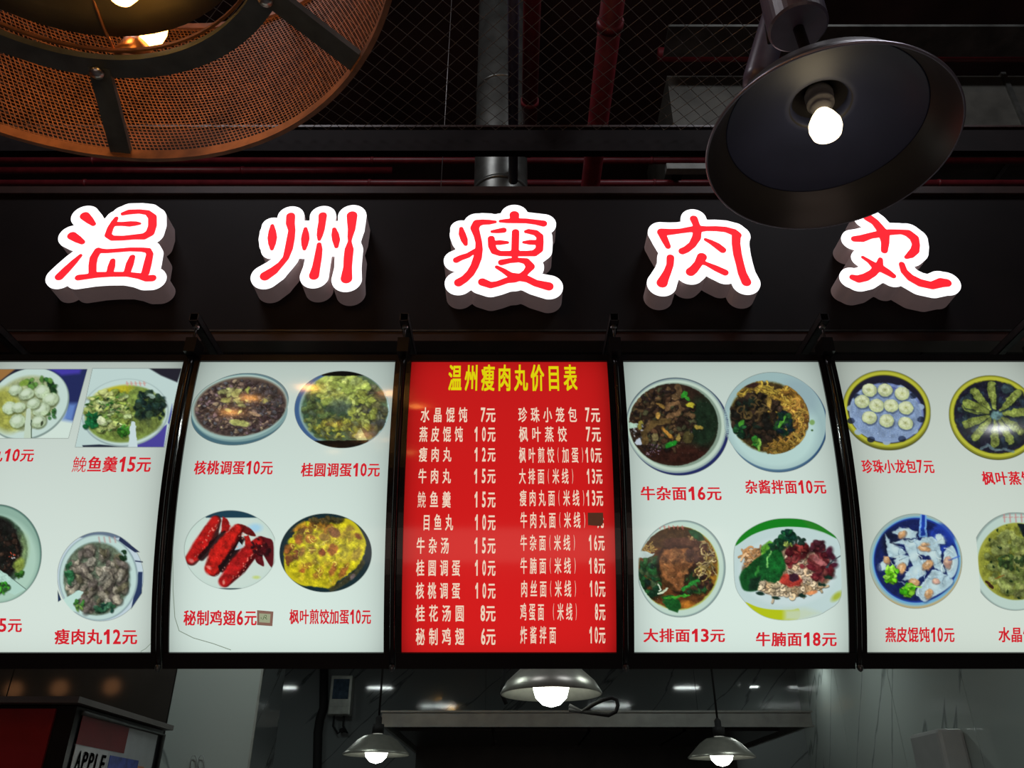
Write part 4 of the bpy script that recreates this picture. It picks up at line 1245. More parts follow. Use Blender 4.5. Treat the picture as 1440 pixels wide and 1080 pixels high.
# 12 beef brisket noodles with green and yellow crescents
p = Print(1020, 720, 6.753, (1030, 727, 1185, 875), 12)
p.poly([(90, 325), (160, 215), (290, 125), (430, 75), (560, 60), (720, 68), (860, 108), (980, 180), (1060, 252), (1100, 400), (1100, 800), (960, 940), (820, 1000), (600, 1030), (420, 1010), (290, 950), (190, 860), (100, 720), (80, 500)], (186, 208, 206), 6, opaque=True)
X_, Y_ = np.meshgrid(p.gx, p.gy)
p.poly([(90, 325), (160, 215), (290, 125), (430, 75), (560, 60), (720, 68), (860, 108), (980, 180), (1060, 252), (940, 195), (800, 155), (600, 140), (420, 160), (250, 220)], (22, 124, 30), 5); p.poly([(720, 66), (860, 108), (980, 180), (1060, 252), (940, 195), (800, 155)], (50, 120, 40), 20, 0.6)
p.poly([(188, 855), (300, 900), (430, 925), (620, 930), (700, 920), (700, 1010), (600, 1030), (420, 1010), (290, 950)], (176, 190, 26), 6); p.poly([(560, 925), (760, 915), (900, 960), (700, 1040), (560, 1030)], (190, 206, 180), 60, 0.9); p.ell(1060, 800, 60, 30, -40, (160, 176, 60), 30)
p.ell(590, 560, 460, 330, 0, (196, 214, 214), 40, 0.9)
p.ell(590, 555, 430, 250, 0, (150, 120, 90), 20, 0.9)
p.strands(130, (600, 700, 300, 90), 10, [(212, 190, 150), (226, 206, 170), (190, 160, 120)], 90, 0.9, 0.95, 0.7); p.strands(110, (720, 510, 150, 150), 10, [(214, 186, 150), (200, 166, 130), (226, 204, 176)], 80, 0.9, 0.95, 0.7); p.strands(50, (250, 430, 80, 70), 9, [(190, 140, 90), (212, 174, 130)], 90, 0.7)
p.blobs(34, (880, 490, 150, 150), (26, 60), [(120, 44, 48), (90, 26, 34), (150, 76, 72), (66, 24, 40)], (0.4, 0.8)); p.blobs(24, (700, 370, 120, 60), (24, 48), [(96, 24, 26), (130, 50, 46), (70, 20, 26)]); p.blobs(16, (640, 460, 60, 50), (20, 40), [(100, 26, 32), (140, 60, 60)]); p.blobs(16, (870, 330, 90, 40), (22, 40), [(60, 26, 34), (96, 36, 42)])
p.ell(620, 650, 110, 60, 6, (170, 56, 46), 14); p.ell(650, 620, 50, 40, 0, (54, 28, 40), 14); p.poly([(840, 400), (900, 440), (970, 500), (900, 510), (840, 460)], (170, 100, 100), 12)
p.poly([(340, 330), (420, 270), (470, 300), (420, 350), (340, 420)], (96, 170, 50), 14); p.poly([(140, 590), (220, 500), (330, 420), (420, 350), (520, 360), (570, 480), (560, 570), (480, 670), (330, 650), (300, 745), (180, 745), (140, 660)], (20, 78, 34), 16)
p.poly([(420, 350), (520, 360), (570, 480), (540, 600), (440, 570), (390, 450)], (22, 96, 38), 30, 0.8); p.line([(440, 350), (405, 440), (400, 520)], 7, (120, 190, 100), 7); p.line([(320, 520), (290, 590)], 14, (60, 150, 60), 16, 0.8); p.poly([(230, 640), (340, 600), (330, 660), (290, 745), (220, 745)], (24, 44, 34), 20, 0.8)
p.blobs(30, (590, 240, 70, 60), (18, 36), [(16, 70, 44), (24, 90, 50), (14, 50, 40)]); p.blobs(26, (510, 310, 80, 40), (16, 34), [(20, 60, 36), (30, 50, 40)]); p.blobs(14, (600, 310, 40, 24), (10, 20), [(150, 170, 80), (110, 140, 60)]); p.blobs(12, (710, 270, 40, 30), (14, 26), [(30, 54, 44)])
for x, y in ((330, 775), (480, 815), (730, 795), (920, 690), (980, 620)):
    p.ell(x, y, 40, 16, 10, (24, 50, 40), 8)
p.ell(820, 765, 54, 20, -10, (214, 140, 90), 10); p.line([(960, 520), (1040, 450), (1120, 400)], [12, 5, 4], (60, 70, 76), 5)
p.A[..., 3] *= np.clip((1100 + (Y_ - 500) * 0.03 - X_) / 5, 0, 1)
p.organic(p.inside(590, 540, 450, 270, 0, 50), 1.0, 0.24); p.build('photo of beef brisket noodles with a green crescent', BOX[1])


def steamer(p, cx, cy, rx, ry, g):
    p.ell(cx, cy + 14, rx, ry, g, (92, 92, 30), 5, opaque=True); p.ell(cx, cy, rx, ry, g, (128, 130, 40), 5, opaque=True); p.ell(cx, cy, rx * 0.965, ry * 0.96, g, (176, 178, 56), 8)
    p.ell(cx, cy, rx * 0.90, ry * 0.885, g, (110, 110, 30), 6); p.ell(cx, cy, rx * 0.885, ry * 0.865, g, (30, 30, 44), 8)


# 13 pearl buns in a steamer
p = Print(1160, 490, 4.696, (1184, 519, 1310, 634), 13)
steamer(p, 408, 402, 293, 256, 14)
p.ell(408, 425, 246, 196, 10, (110, 128, 176), 8); p.ell(400, 430, 240, 188, 10, (150, 172, 196), 6)
for k in range(14):
    a_ = k * 2 * PI / 14 + 0.2
    p.ell(402 + 236 * math.cos(a_), 432 + 186 * math.sin(a_), 26, 20, 0, (150, 172, 196) if k % 2 else (28, 34, 50), 5, 0.9)
p.clip = p.inside(402, 430, 235, 185, 10)
p.ell(480, 230, 150, 60, 12, (70, 74, 150), 40, 0.8)
for k in range(-26, 27):
    p.line([(402 + k * 9, 200), (402 + k * 9, 660)], 1.3, (88, 110, 158), 2, 0.7); p.line([(150, 430 + k * 9), (660, 430 + k * 9)], 1.3, (88, 110, 158), 2, 0.7)
p.clip = None
for x, y in ((295, 275), (397, 275), (510, 298), (247, 350), (341, 377), (437, 378), (535, 392), (294, 456), (408, 478), (533, 494)):
    p.ell(x + 3, y + 8, 54, 46, 10, (70, 84, 110), 8, 0.8); p.ell(x, y, 49, 43, 10, (178, 190, 140), 5); p.ell(x - 4, y - 6, 38, 32, 10, (206, 214, 176), 16)
    p.ell(x + 2, y, 20, 13, 20, (184, 192, 140), 8, 0.8); p.ell(x, y - 2, 6, 5, 0, (150, 156, 100), 3, 0.8)
    for q in range(5):
        an = q * 1.256 + x; p.line([(x + 14 * math.cos(an), y + 12 * math.sin(an)), (x + 36 * math.cos(an), y + 31 * math.sin(an))], 1.5, (168, 180, 128), 3, 0.6)
p.organic(p.inside(400, 400, 240, 200, 10, 20), 0.35, 0.1); p.build('photo of ten small buns in a bamboo steamer', BOX[2])

# 14 maple leaf dumplings in a steamer, cut by the frame
p = Print(1330, 515, 8.0, (1333, 526, 1462, 648), 14)
steamer(p, 545, 572, 520, 460, 24)
p.blobs(70, (545, 560, 400, 340), (30, 80), [(40, 56, 70), (30, 40, 56), (60, 84, 90), (50, 66, 70)], (0.4, 0.9), a=0.6); p.ell(560, 560, 90, 60, 0, (96, 130, 130), 30)
for a0 in (-165, -200, -132, -98, -45, -5, 35, 62, 92, 130, 182 + 20):
    t_ = math.radians(a0); dx, dy = math.cos(t_), math.sin(t_)
    x0, y0, x1, y1 = 560 + 90 * dx, 540 + 70 * dy, 560 + 350 * dx, 540 + 330 * dy
    p.line([(x0 + 14, y0 + 18), (x1 + 14, y1 + 18)], [20, 62], (24, 32, 34), 22, 0.8); p.line([(x0, y0), ((x0 + x1) / 2, (y0 + y1) / 2), (x1, y1)], [16, 46, 46], (118, 132, 60), 12)
    p.line([(x0, y0), (x1, y1)], [5, 18], (150, 162, 86), 20, 0.7)
    for q in range(5):
        f = 0.35 + q * 0.14; p.line([(x0 + (x1 - x0) * f - dy * 30, y0 + (y1 - y0) * f + dx * 30), (x0 + (x1 - x0) * f + dy * 30, y0 + (y1 - y0) * f - dx * 30)], 4, (90, 104, 44), 7, 0.5)
p.line([(400, 930), (470, 890), (560, 950), (640, 930), (760, 960)], 16, (110, 136, 140), 12, 0.7)
p.organic(p.inside(545, 570, 450, 390, 24, 60), 1.0, 0.28); p.build('photo of green leaf-shaped dumplings in a steamer', BOX[2])

# 15 swallow-skin wontons in a blue bowl
p = Print(1210, 710, 7.2, (1222, 718, 1354, 858), 15)
p.ell(560, 575, 470, 475, 0, (178, 164, 120), 6, opaque=True); p.ell(556, 560, 466, 470, 0, (150, 176, 170), 10, opaque=True); p.ell(566, 565, 448, 450, 0, (110, 166, 200), 8); p.ell(564, 560, 430, 430, 0, (34, 60, 150), 8); p.ell(560, 560, 415, 415, 0, (24, 34, 84), 14)
p.ell(820, 330, 130, 160, 40, (34, 60, 160), 40, 0.8); p.ell(300, 380, 90, 120, 0, (24, 30, 50), 50, 0.8)
p.poly([(606, 90), (670, 100), (672, 330), (590, 335)], (110, 160, 214), 6); p.poly([(622, 95), (654, 100), (652, 310), (614, 315)], (30, 60, 160), 6)
W1 = (176, 204, 210)
for pts in ([(250, 290), (300, 380), (400, 440), (470, 480), (380, 540), (280, 520)], [(330, 385), (460, 350), (620, 360), (700, 420), (640, 480), (480, 480), (440, 400)], [(340, 560), (400, 500), (500, 520), (480, 620), (380, 660)], [(460, 430), (560, 400), (600, 560), (560, 640), (500, 560)], [(580, 380), (700, 320), (800, 400), (820, 560), (860, 680), (760, 640), (700, 520), (600, 500)], [(430, 760), (500, 640), (600, 560), (700, 560), (640, 720), (560, 760)], [(660, 760), (740, 660), (860, 700), (940, 770), (860, 860), (720, 940), (640, 980), (560, 880)], [(760, 300), (820, 290), (860, 400), (780, 400)], [(840, 500), (880, 440), (940, 420), (990, 560), (960, 700), (900, 740), (860, 640)], [(320, 280), (400, 230), (500, 240), (580, 280), (560, 340), (440, 340)], [(200, 590), (230, 560), (270, 660), (220, 660)]):
    cx_ = sum(q[0] for q in pts) / len(pts); cy_ = sum(q[1] for q in pts) / len(pts)
    p.poly([(x + 8, y + 12) for x, y in pts], (40, 60, 100), 20, 0.6); p.poly(pts, W1, 12, 0.95); p.ell(cx_, cy_, 50, 34, p.r.uniform(-60, 60), (206, 226, 222), 40, 0.6)
p.strands(36, (620, 600, 300, 280), 4, [(140, 170, 190), (210, 228, 226)], 110, 0.25, 0.7, 0.2)
for x, y, a_, b_, g in ((420, 300, 50, 30, -40), (415, 640, 40, 54, 20), (680, 605, 62, 36, -36), (645, 440, 60, 24, 10), (650, 395, 40, 16, 0), (545, 780, 52, 36, 10), (885, 580, 36, 56, 0), (265, 560, 34, 40, 0), (690, 900, 34, 50, 30), (760, 770, 34, 24, 0)):
    p.ell(x + 4, y + 8, a_ * 1.1, b_ * 1.2, g, (110, 84, 70), 16, 0.7); p.ell(x, y, a_, b_, g, (196, 152, 104) if x < 700 else (190, 150, 134), 14); p.ell(x - 8, y - 8, a_ * 0.4, b_ * 0.4, g, (226, 196, 160), 12, 0.8)
p.blobs(34, (310, 700, 60, 90), (16, 34), [(110, 200, 30), (150, 220, 70), (80, 170, 20)], (0.5, 0.9)); p.blobs(34, (470, 860, 64, 60), (16, 34), [(100, 196, 30), (60, 170, 20), (140, 216, 50)], (0.5, 0.9)); p.line([(480, 820), (560, 830), (610, 830)], 8, (150, 210, 80), 8)
p.line([(900, 560), (1000, 520)], 8, (60, 100, 190), 8, 0.7)
p.organic(p.inside(560, 565, 400, 400, 0, 50), 0.9, 0.16); p.build('photo of white wontons in a blue bowl', BOX[2])

# 16 crystal wonton soup, cut by the frame
p = Print(1365, 715, 7.453, (1370, 720, 1478, 862), 16)
p.ell(470, 555, 470, 515, 0, (140, 160, 154), 6, opaque=True); p.ell(474, 560, 452, 500, 0, (182, 204, 194), 16); p.ell(480, 555, 405, 405, 0, (150, 154, 60), 14); p.ell(490, 560, 380, 380, 0, (130, 136, 52), 40)
p.clip = p.inside(485, 555, 400, 398)
p.blobs(170, (490, 560, 330, 340), (26, 66), [(134, 146, 80), (156, 166, 100), (112, 126, 62), (146, 154, 84), (96, 110, 52)], (0.4, 0.85), (0, 180), 0.4, 0.3, 0.85); p.blobs(50, (440, 560, 150, 90), (14, 30), [(50, 74, 36), (66, 90, 44), (40, 60, 34)], a=0.8)
p.poly([(480, 140), (640, 120), (640, 330), (540, 290)], (22, 32, 36), 16)
for x, y in ((200, 330), (280, 225), (300, 415), (215, 560), (240, 610), (390, 870), (430, 760), (370, 160), (510, 945)):
    p.ell(x, y, 22, 12, p.r.uniform(0, 90), (30, 50, 26), 8)
p.line([(165, 770), (230, 830)], 15, (56, 34, 24), 8); p.line([(250, 730), (350, 700)], 6, (130, 90, 40), 6)
p.clip = None
for i in range(5):
    p.line([(350 + i * 60, 60), (356 + i * 60, 140)], 8, (190, 120, 120), 8, 0.6); p.line([(340 + i * 60, 95), (380 + i * 60, 90)], 6, (190, 130, 126), 7, 0.6)
X_, Y_ = np.meshgrid(p.gx, p.gy); p.A[..., 3] *= np.clip((X_ - (50 + (Y_ - 250) * 0.08)) / 6, 0, 1)
p.organic(p.inside(485, 560, 385, 385, 0, 50), 1.0, 0.24); p.build('photo of crystal wonton soup', BOX[2])

# ------------------------------------------------------------------ the hall roof: net, beam, pipes, ducts
net = thing('wire_netting', 'diamond wire netting stretched level under the hall roof', 'netting', (0, 2.8, EYE + 2.98))
NZ = EYE + 2.985
bm = bmesh.new()
nx0, nx1, ny0, ny1 = -3.2, 1.14, 0.6, 2.82
stp = 0.082
k = -60
while k * stp < (nx1 - nx0) + (ny1 - ny0):
    for s in (1, -1):
        c = k * stp
        pts = []
        # line x - s*y = c' clipped to the rectangle
        cc = nx0 + c if s == 1 else nx0 + c
        # param by y
        ya, yb = ny0, ny1
        if s == 1:
            xa, xb = cc + 0, cc + (yb - ya)
        else:
            xa, xb = cc + (yb - ya), cc + 0
        # clip x
        lo, hi = 0.0, 1.0
        dx = xb - xa
        t0 = (nx0 - xa) / dx; t1 = (nx1 - xa) / dx
        if t0 > t1: t0, t1 = t1, t0
        lo = max(lo, t0); hi = min(hi, t1)
        if hi - lo > 0.01:
            tube(bm, [(xa + dx * lo, ya + (yb - ya) * lo, NZ + 0.0012 * s), (xa + dx * hi, ya + (yb - ya) * hi, NZ + 0.0012 * s)], 0.0015, 4, False)
    k += 1
wn = finish('netting', bm, M['wire'], net)
wn['kind'] = 'stuff'
shape_tube('edge_rod', [(nx1, ny0, NZ), (nx1, ny1, NZ)], 0.006, M['wire'], net, 8)

bm_t = thing('ceiling_beam', 'dark level beam crossing the hall above the glowing sign', 'beam', (0, 2.86, EYE + 2.874))
shape_box('web', (-6.0, 2.85, EYE + 2.88), (6.0, 2.88, EYE + 3.03), M['beam'], bm_t)
shape_box('flange', (-6.0, 2.845, EYE + 2.874), (6.0, 2.885, EYE + 2.884), M['beam'], bm_t)
shape_box('flange', (-6.0, 2.84, EYE + 3.03), (6.0, 2.94, EYE + 3.042), M['fascia_trim'], bm_t)


def pipe(label, a, b, r, m='red_pipe', name='sprinkler_pipe', group=None, rings=0, cat='pipe'):
    a, b = Vector(a), Vector(b)
    t = thing(name, label, cat, tuple(a), group)
    shape_tube('pipe_run', [a, b], r, m if not isinstance(m, str) else M[m], t, 20)
    for i in range(rings):
        c = a + (b - a) * ((i + 0.5) / rings)
        d = (b - a).normalized() * r * 0.35
        shape_tube('coupling', [c - d, c + d], r * 1.16, M[m], t, 20)
    return t


def hp(y, Y, x0=-6.0, x1=6.0):
    z = at(720, y, Y).z
    return (x0, Y, z), (x1, Y, z)


pipe('upper of the two thin red pipes running level behind the silver duct', *hp(226, 4.25), 0.024, rings=6)
pipe('lower thin red pipe level just above the fascia board, behind the duct', *hp(258, 4.25), 0.026, rings=6)
ZR = EYE + 3.3
a = atz(862, 0, ZR); pipe('thick red pipe running away overhead right of the silver duct', (a.x, 1.2, ZR), (a.x, 8.8, ZR), 0.055, rings=3)
a = atz(747, 60, EYE + 3.42); pipe('dark red pipe running away overhead close beside the silver duct', (a.x, 1.2, EYE + 3.42), (a.x, 3.40, EYE + 3.42), 0.042, rings=3)
a = atz(722, 20, EYE + 3.2)
pipe('slim violet-grey steel pipe in front of the silver duct', (a.x, 1.0, EYE + 3.2), (a.x, 3.4, EYE + 3.2), 0.026, 'pole', 'conduit')
pipe('red pipe level at the top right, behind the netting', *hp(77, 3.9, 1.05, 6.0), 0.05, rings=2)
pipe('thin dark red pipe at the far left above the fascia board', *hp(240, 5.0, -6.0, -1.0), 0.03, rings=2)
# exhaust duct rising from the hood
t = thing('exhaust_duct', 'round silver exhaust duct rising in the middle behind the beam', 'duct', (-0.067, 3.62, EYE + 1.5))
shape_tube('duct_run', [(-0.067, 3.62, EYE + 1.53), (-0.067, 3.62, EYE + 5.65)], 0.160, M['duct'], t, 40)
for z in (2.45, 3.3, 4.15, 5.0):
    shape_tube('seam_ring', [(-0.067, 3.62, EYE + z - 0.012), (-0.067, 3.62, EYE + z + 0.012)], 0.166, M['duct'], t, 40)
# rectangular ducts at the top right
t = thing('air_duct', 'wide grey-green rectangular air duct at the top right', 'duct', (3.2, 4.4, EYE + 4.3))
for i in range(4):
    x0 = 1.15 + i * 1.25
    shape_box('duct_section', (x0, 4.1, EYE + 4.3), (x0 + 1.235, 5.1, EYE + 4.9), M['duct_pale'], t)
    shape_box('duct_flange', (x0 + 1.225, 4.08, EYE + 4.28), (x0 + 1.26, 5.12, EYE + 4.92), M['duct'], t)
t = thing('cable_tray', 'pale narrow cable tray below the wide duct at the top right', 'tray', (3.2, 3.5, EYE + 4.4))
za = at(1100, 43, 3.4).z
shape_box('tray_base', (1.0, 3.38, za), (6.0, 3.6, za + 0.01), M['duct'], t)
shape_box('tray_side', (1.0, 3.37, za), (6.0, 3.38, za + 0.02), M['duct'], t)
q = at(965, 236, 4.1)
t = thing('wall_light', 'short pale bar between the two thin red pipes left of the black lamp', 'bar', (q.x, 4.1, q.z))
q0, q1 = at(937, 240, 4.1), at(1040, 232, 4.1)
shape_box('bar_body', (q0.x, 4.08, q0.z), (q1.x, 4.14, q1.z), M['ebox'], t, bevel=0.004)
shape_box('bar_mount', (q0.x + 0.05, 4.14, q0.z + 0.005), (q0.x + 0.12, 4.2, q1.z), M['arm'], t)
t = thing('hanger_wire', 'thin vertical wire left of the silver duct', 'wire', (at(622, 230, 3.1).x, 3.1, EYE + 2.2))
shape_tube('wire', [(at(622, 230, 3.1).x, 3.1, EYE + 2.2), (at(622, 230, 3.1).x, 3.1, EYE + 5.6)], 0.002, M['wire'], t, 6)
# ------------------------------------------------------------------ black cone lamp at the right
LC = Vector((0.530, 0.979, EYE + 0.996))
lamp = thing('pendant_lamp', 'black metal cone lamp with a lit warm bulb in front of the sign', 'lamp', tuple(LC))
tilt = Matrix.Rotation(math.atan(0.049), 4, 'Y') @ Matrix.Rotation(-math.atan(0.025), 4, 'X')
bm = bmesh.new()
M['shade_out'] = M['shade_brim']
outer = [(0.200, 0.000), (0.201, 0.003), (0.182, 0.034), (0.165, 0.062), (0.145, 0.082), (0.10, 0.101), (0.062, 0.112), (0.052, 0.120), (0.052, 0.155), (0.040, 0.172), (0.016, 0.178)]
inner = [(0.016, 0.140), (0.046, 0.138), (0.048, 0.112), (0.052, 0.104), (0.062, 0.106), (0.10, 0.096), (0.143, 0.077), (0.162, 0.060), (0.179, 0.032), (0.1975, 0.003)]
lathe(bm, outer + inner + [outer[0]], 96, LC, tilt)
so = finish('lamp_shade', bm, M['shade_brim'], lamp, True)
bm = bmesh.new()
lathe(bm, [(0.047, 0.136), (0.047, 0.112), (0.053, 0.1035), (0.062, 0.1045), (0.10, 0.094), (0.142, 0.075), (0.1605, 0.058), (0.1625, 0.0575), (0.1635, 0.0595)], 96, LC, tilt)
finish('reflector', bm, M['shade'], lamp, True)
bm = bmesh.new()
lathe(bm, [(0.1985, -0.001), (0.2005, -0.0018), (0.2022, 0.0), (0.2022, 0.003), (0.2008, 0.0035)], 120, LC, tilt)
finish('rim', bm, M['shade_rim'], lamp, True)
bm = bmesh.new()
lathe(bm, [(0, 0.14), (0.020, 0.14), (0.024, 0.130), (0.024, 0.122), (0.019, 0.118), (0.023, 0.113), (0.023, 0.105), (0.017, 0.101), (0.018, 0.095), (0.013, 0.09), (0.013, 0.083), (0, 0.083)], 32, LC, tilt)
finish('bulb_socket', bm, M['ceramic'], lamp, True)
bm = bmesh.new()
lathe(bm, [(0, 0.085), (0.013, 0.084), (0.020, 0.072), (0.0265, 0.056), (0.027, 0.046), (0.024, 0.034), (0.015, 0.026), (0, 0.023)], 32, LC, tilt)
finish('bulb', bm, M['warm_bulb'], lamp, True)
stem_top = EYE + 1.297
shape_tube('stem', [LC + tilt @ Vector((0, 0, 0.172)), (LC.x, LC.y, stem_top)], 0.010, M['frame'], lamp, 14)
shape_tube('swivel', [(LC.x - 0.018, LC.y, EYE + 1.215), (LC.x + 0.018, LC.y, EYE + 1.215)], 0.016, M['frame'], lamp, 14)
bm = bmesh.new()
lathe(bm, [(0, 0.0), (0.050, 0.0), (0.054, 0.004), (0.054, 0.9), (0.0, 0.9)], 40, (LC.x, LC.y, stem_top))
finish('mounting_tube', bm, M['pole'], lamp, False)
q = Vector((LC.x - 0.055, LC.y + 0.02, stem_top + 0.02))
t = thing('lamp_arm', 'slanting violet-grey arm behind the black cone lamp', 'arm', (0.43, 1.35, EYE + 1.3))
shape_tube('arm_tube', [at(1061, 122, 1.5), at(1062, 120, 1.5), at(1066, 110, 1.5), at(1092, 20, 1.5), at(1110, -60, 1.5)], [0.012, 0.034, 0.040, 0.040, 0.040], M['pole'], t, 24)
shape_tube('arm_cable', [at(1082, 60, 1.44), at(1078, 35, 1.44), at(1085, 10, 1.42), at(1090, -30, 1.42)], 0.006, M['cable'], t, 8)

# ------------------------------------------------------------------ round mesh chandelier at the left
SCL = 1.4
HC = Vector((-0.452 * SCL, 0.400 * SCL, EYE + 0.744 * SCL))
RO, HH = 0.35 * SCL, 0.256 * SCL
ch = thing('mesh_chandelier', 'large round wire-mesh drum chandelier glowing orange at the upper left', 'lamp', tuple(HC))
# perforated drum wall: every hole is cut
NC, NR = 400, 46
TT = 2 * PI / NC
rows = []
verts, faces = [], []


def dp(i, j):
    a = (i + 0.5 * j) * TT
    return (HC.x + RO * math.cos(a), HC.y + RO * math.sin(a), HC.z + 0.012 + (HH - 0.02) * j / NR)


ow = 0.30
for j in range(NR):
    for i in range(NC):
        base = len(verts)
        cs = [(i, j), (i + 1, j), (i + 1, j + 1), (i, j + 1)]
        cx_ = i + 0.5; cy_ = j + 0.5
        for (u, v) in cs:
            verts.append(dp(u, v))
        for (u, v) in cs:
            verts.append(dp(cx_ + (u - cx_) * (1 - ow) , cy_ + (v - cy_) * (1 - ow)))
        for q in range(4):
            faces.append((base + q, base + (q + 1) % 4, base + 4 + (q + 1) % 4, base + 4 + q))
me = bpy.data.meshes.new('mesh_drum')
me.from_pydata(verts, [], faces)
o = link('mesh_drum', me, M['mesh'], ch)
o['kind'] = 'stuff'


def ring(name, R, z, w, h, m, parent, seg=120):
    bm = bmesh.new()
    lathe(bm, [(R - w / 2, z), (R + w / 2, z), (R + w / 2, z + h), (R - w / 2, z + h), (R - w / 2, z)], seg, (HC.x, HC.y, HC.z))
    return finish(name, bm, m, parent)


ring('bottom_rim', RO, -0.004, 0.008, 0.018, M['mesh'], ch)
ring('top_rim', RO, HH - 0.012, 0.008, 0.014, M['mesh'], ch)
RI = 0.240 * SCL
ring('inner_ring', RI, 0.045, 0.036, 0.012, M['iron'], ch)
ring('inner_ring_wire', RI - 0.022, 0.060, 0.004, 0.006, M['copper'], ch)
d_ = Vector((math.cos(math.radians(97)), math.sin(math.radians(97)), 0)); n_ = Vector((-d_.y, d_.x, 0))
s0_, s1_ = atz(172, 92, HC.z + 0.062), atz(216, 48, HC.z + 0.12)
LB = ((s0_ - HC).dot(d_) - RI, (s0_ - HC).dot(n_)); LE = ((s1_ - s0_).dot(d_), (s1_ - s0_).dot(n_), s1_.z - s0_.z)
for k in range(6):
    a = math.radians(97 - 60 * k)
    d = Vector((math.cos(a), math.sin(a), 0)); n = Vector((-d.y, d.x, 0))
    p0 = HC + d * RI + Vector((0, 0, 0.05)); p1 = HC + d * (RO - 0.004) + Vector((0, 0, 0.012))
    bm = bmesh.new()
    mt = Matrix(((n.x, d.x, 0, 0), (n.y, d.y, 0, 0), (0, 0, 1, 0), (0, 0, 0, 1)))
    L = (p1 - p0).length
    va = []
    for q in (p0, p1):
        for s, z in ((-1, -0.006), (1, -0.006), (1, 0.006), (-1, 0.006)):
            va.append(bm.verts.new(q + n * s * 0.017 + Vector((0, 0, z))))
    for f in ((0, 1, 2, 3), (4, 5, 6, 7), (0, 1, 5, 4), (1, 2, 6, 5), (2, 3, 7, 6), (3, 0, 4, 7)):
        bm.faces.new([va[i] for i in f])
    finish('spoke', bm, M['iron'], ch)
    # candle socket standing on the ring with a bulb leaning inward
    b0 = HC + d * (RI + LB[0]) + n * LB[1] + Vector((0, 0, 0.062))
    lean = (d * LE[0] + n * LE[1] + Vector((0, 0, 1)) * LE[2]).normalized()
    s_ = shape_tube('lamp_socket', [b0, b0 + lean * 0.012, b0 + lean * 0.04, b0 + lean * 0.052], [0.018, 0.026, 0.026, 0.016], M['copper'], ch, 20)
    on = k == 0
    cc = b0 + lean * 0.05
    prof = [(0.010, 0.0), (0.015, 0.010), (0.019, 0.022), (0.016, 0.038), (0.009, 0.050), (0.002, 0.058)]
    bl = shape_tube('bulb', [cc + lean * z for r, z in prof], [r for r, z in prof], M['amber_on'] if k in (0, 3) else M['amber_off'], ch, 20)
    if k in (0, 3):
        bl['label'] = 'lit amber bulb'
    bm = bmesh.new()
    lathe(bm, [(0, -0.004), (0.011, 0), (0.011, 0.008), (0, 0.012)], 12, HC + d * RI + Vector((0, 0, 0.030)))
    finish('bolt', bm, M['bolt'], ch, True)
    c0, c1 = b0 - Vector((0, 0, 0.0)), HC + Vector((0, 0, HH * 0.9))
    mid = (c0 + c1) / 2 - Vector((0, 0, 0.09)) + n * 0.04
    pts = [c0 * (1 - t) ** 2 + mid * 2 * t * (1 - t) + c1 * t * t for t in [i / 12 for i in range(13)]]
    shape_tube('wire', pts, 0.0028, M['copper'], ch, 6)
bm = bmesh.new()
PZ = 0.078
lathe(bm, [(0, PZ + 0.05), (0.15, PZ + 0.04), (0.27, PZ + 0.012), (0.30, PZ), (0.302, PZ + 0.006), (0.27, PZ + 0.02), (0.15, PZ + 0.05), (0, PZ + 0.06)], 64, (HC.x, HC.y, HC.z))
finish('top_plate', bm, M['bronze'], ch, True)
for k in range(3):
    a = math.radians(67 - 120 * k)
    d = Vector((math.cos(a), math.sin(a), 0))
    shape_tube('top_bar', [HC + Vector((0, 0, HH * 0.985)), HC + d * RO + Vector((0, 0, HH * 0.985))], 0.006, M['iron'], ch, 8)
q_ = atz(172, -12, HC.z + 0.045)
v_ = Vector((q_.x - HC.x, q_.y - HC.y, 0))
for k in range(3):
    w_ = Matrix.Rotation(math.radians(120 * k), 3, 'Z') @ v_
    prof = [(0.010, 0.055), (0.012, 0.045), (0.020, 0.030), (0.024, 0.012), (0.018, -0.006), (0.006, -0.014)]
    bm = bmesh.new()
    lathe(bm, [(0, 0.055)] + prof + [(0, -0.015)], 24, HC + w_ + Vector((0, 0, 0.040)))
    b_ = finish('plate_bulb', bm, M['amber_on'], ch, True)
shape_tube('hanging_rod', [HC + Vector((0, 0, 0.12)), HC + Vector((0, 0, 2.2))], 0.012, M['iron'], ch, 12)
for k in (0, 3):
    a = math.radians(97 - 60 * k)
    l = bpy.data.lights.new('bulb_light', 'POINT'); l.energy = 1.3; l.color = (1.0, 0.45, 0.14); l.shadow_soft_size = 0.03
    lo = bpy.data.objects.new('bulb_light', l); C.objects.link(lo)
    lo.location = HC + Vector((math.cos(a) * 0.18, math.sin(a) * 0.18, 0.17))

# ------------------------------------------------------------------ kitchen
hx0, hx1 = at(537, 1002, 4.8).x, at(1140, 1002, 4.8).x
hz0, hz1 = at(840, 1021, 4.8).z, at(840, 1001, 4.8).z
hd = thing('range_hood', 'long stainless steel range hood on the back wall of the stall', 'hood', ((hx0 + hx1) / 2, 5.6, hz0))
shape_box('front_band', (hx0, 4.80, hz0), (hx1, 4.83, hz1), M['hood'], hd, bevel=0.003)
shape_box('front_lip', (hx0 - 0.005, 4.785, hz0 - 0.006), (hx1 + 0.005, 4.80, hz0 + 0.004), M['hood'], hd)
shape_box('top_lip', (hx0 - 0.005, 4.785, hz1 - 0.004), (hx1 + 0.005, 4.80, hz1 + 0.006), M['hood'], hd)
for s, x in ((-1, hx0), (1, hx1 - 0.02)):
    shape_box('side_panel', (x, 4.83, hz0), (x + 0.02, KB - 0.012, hz1), M['hood'], hd)
bm = bmesh.new()
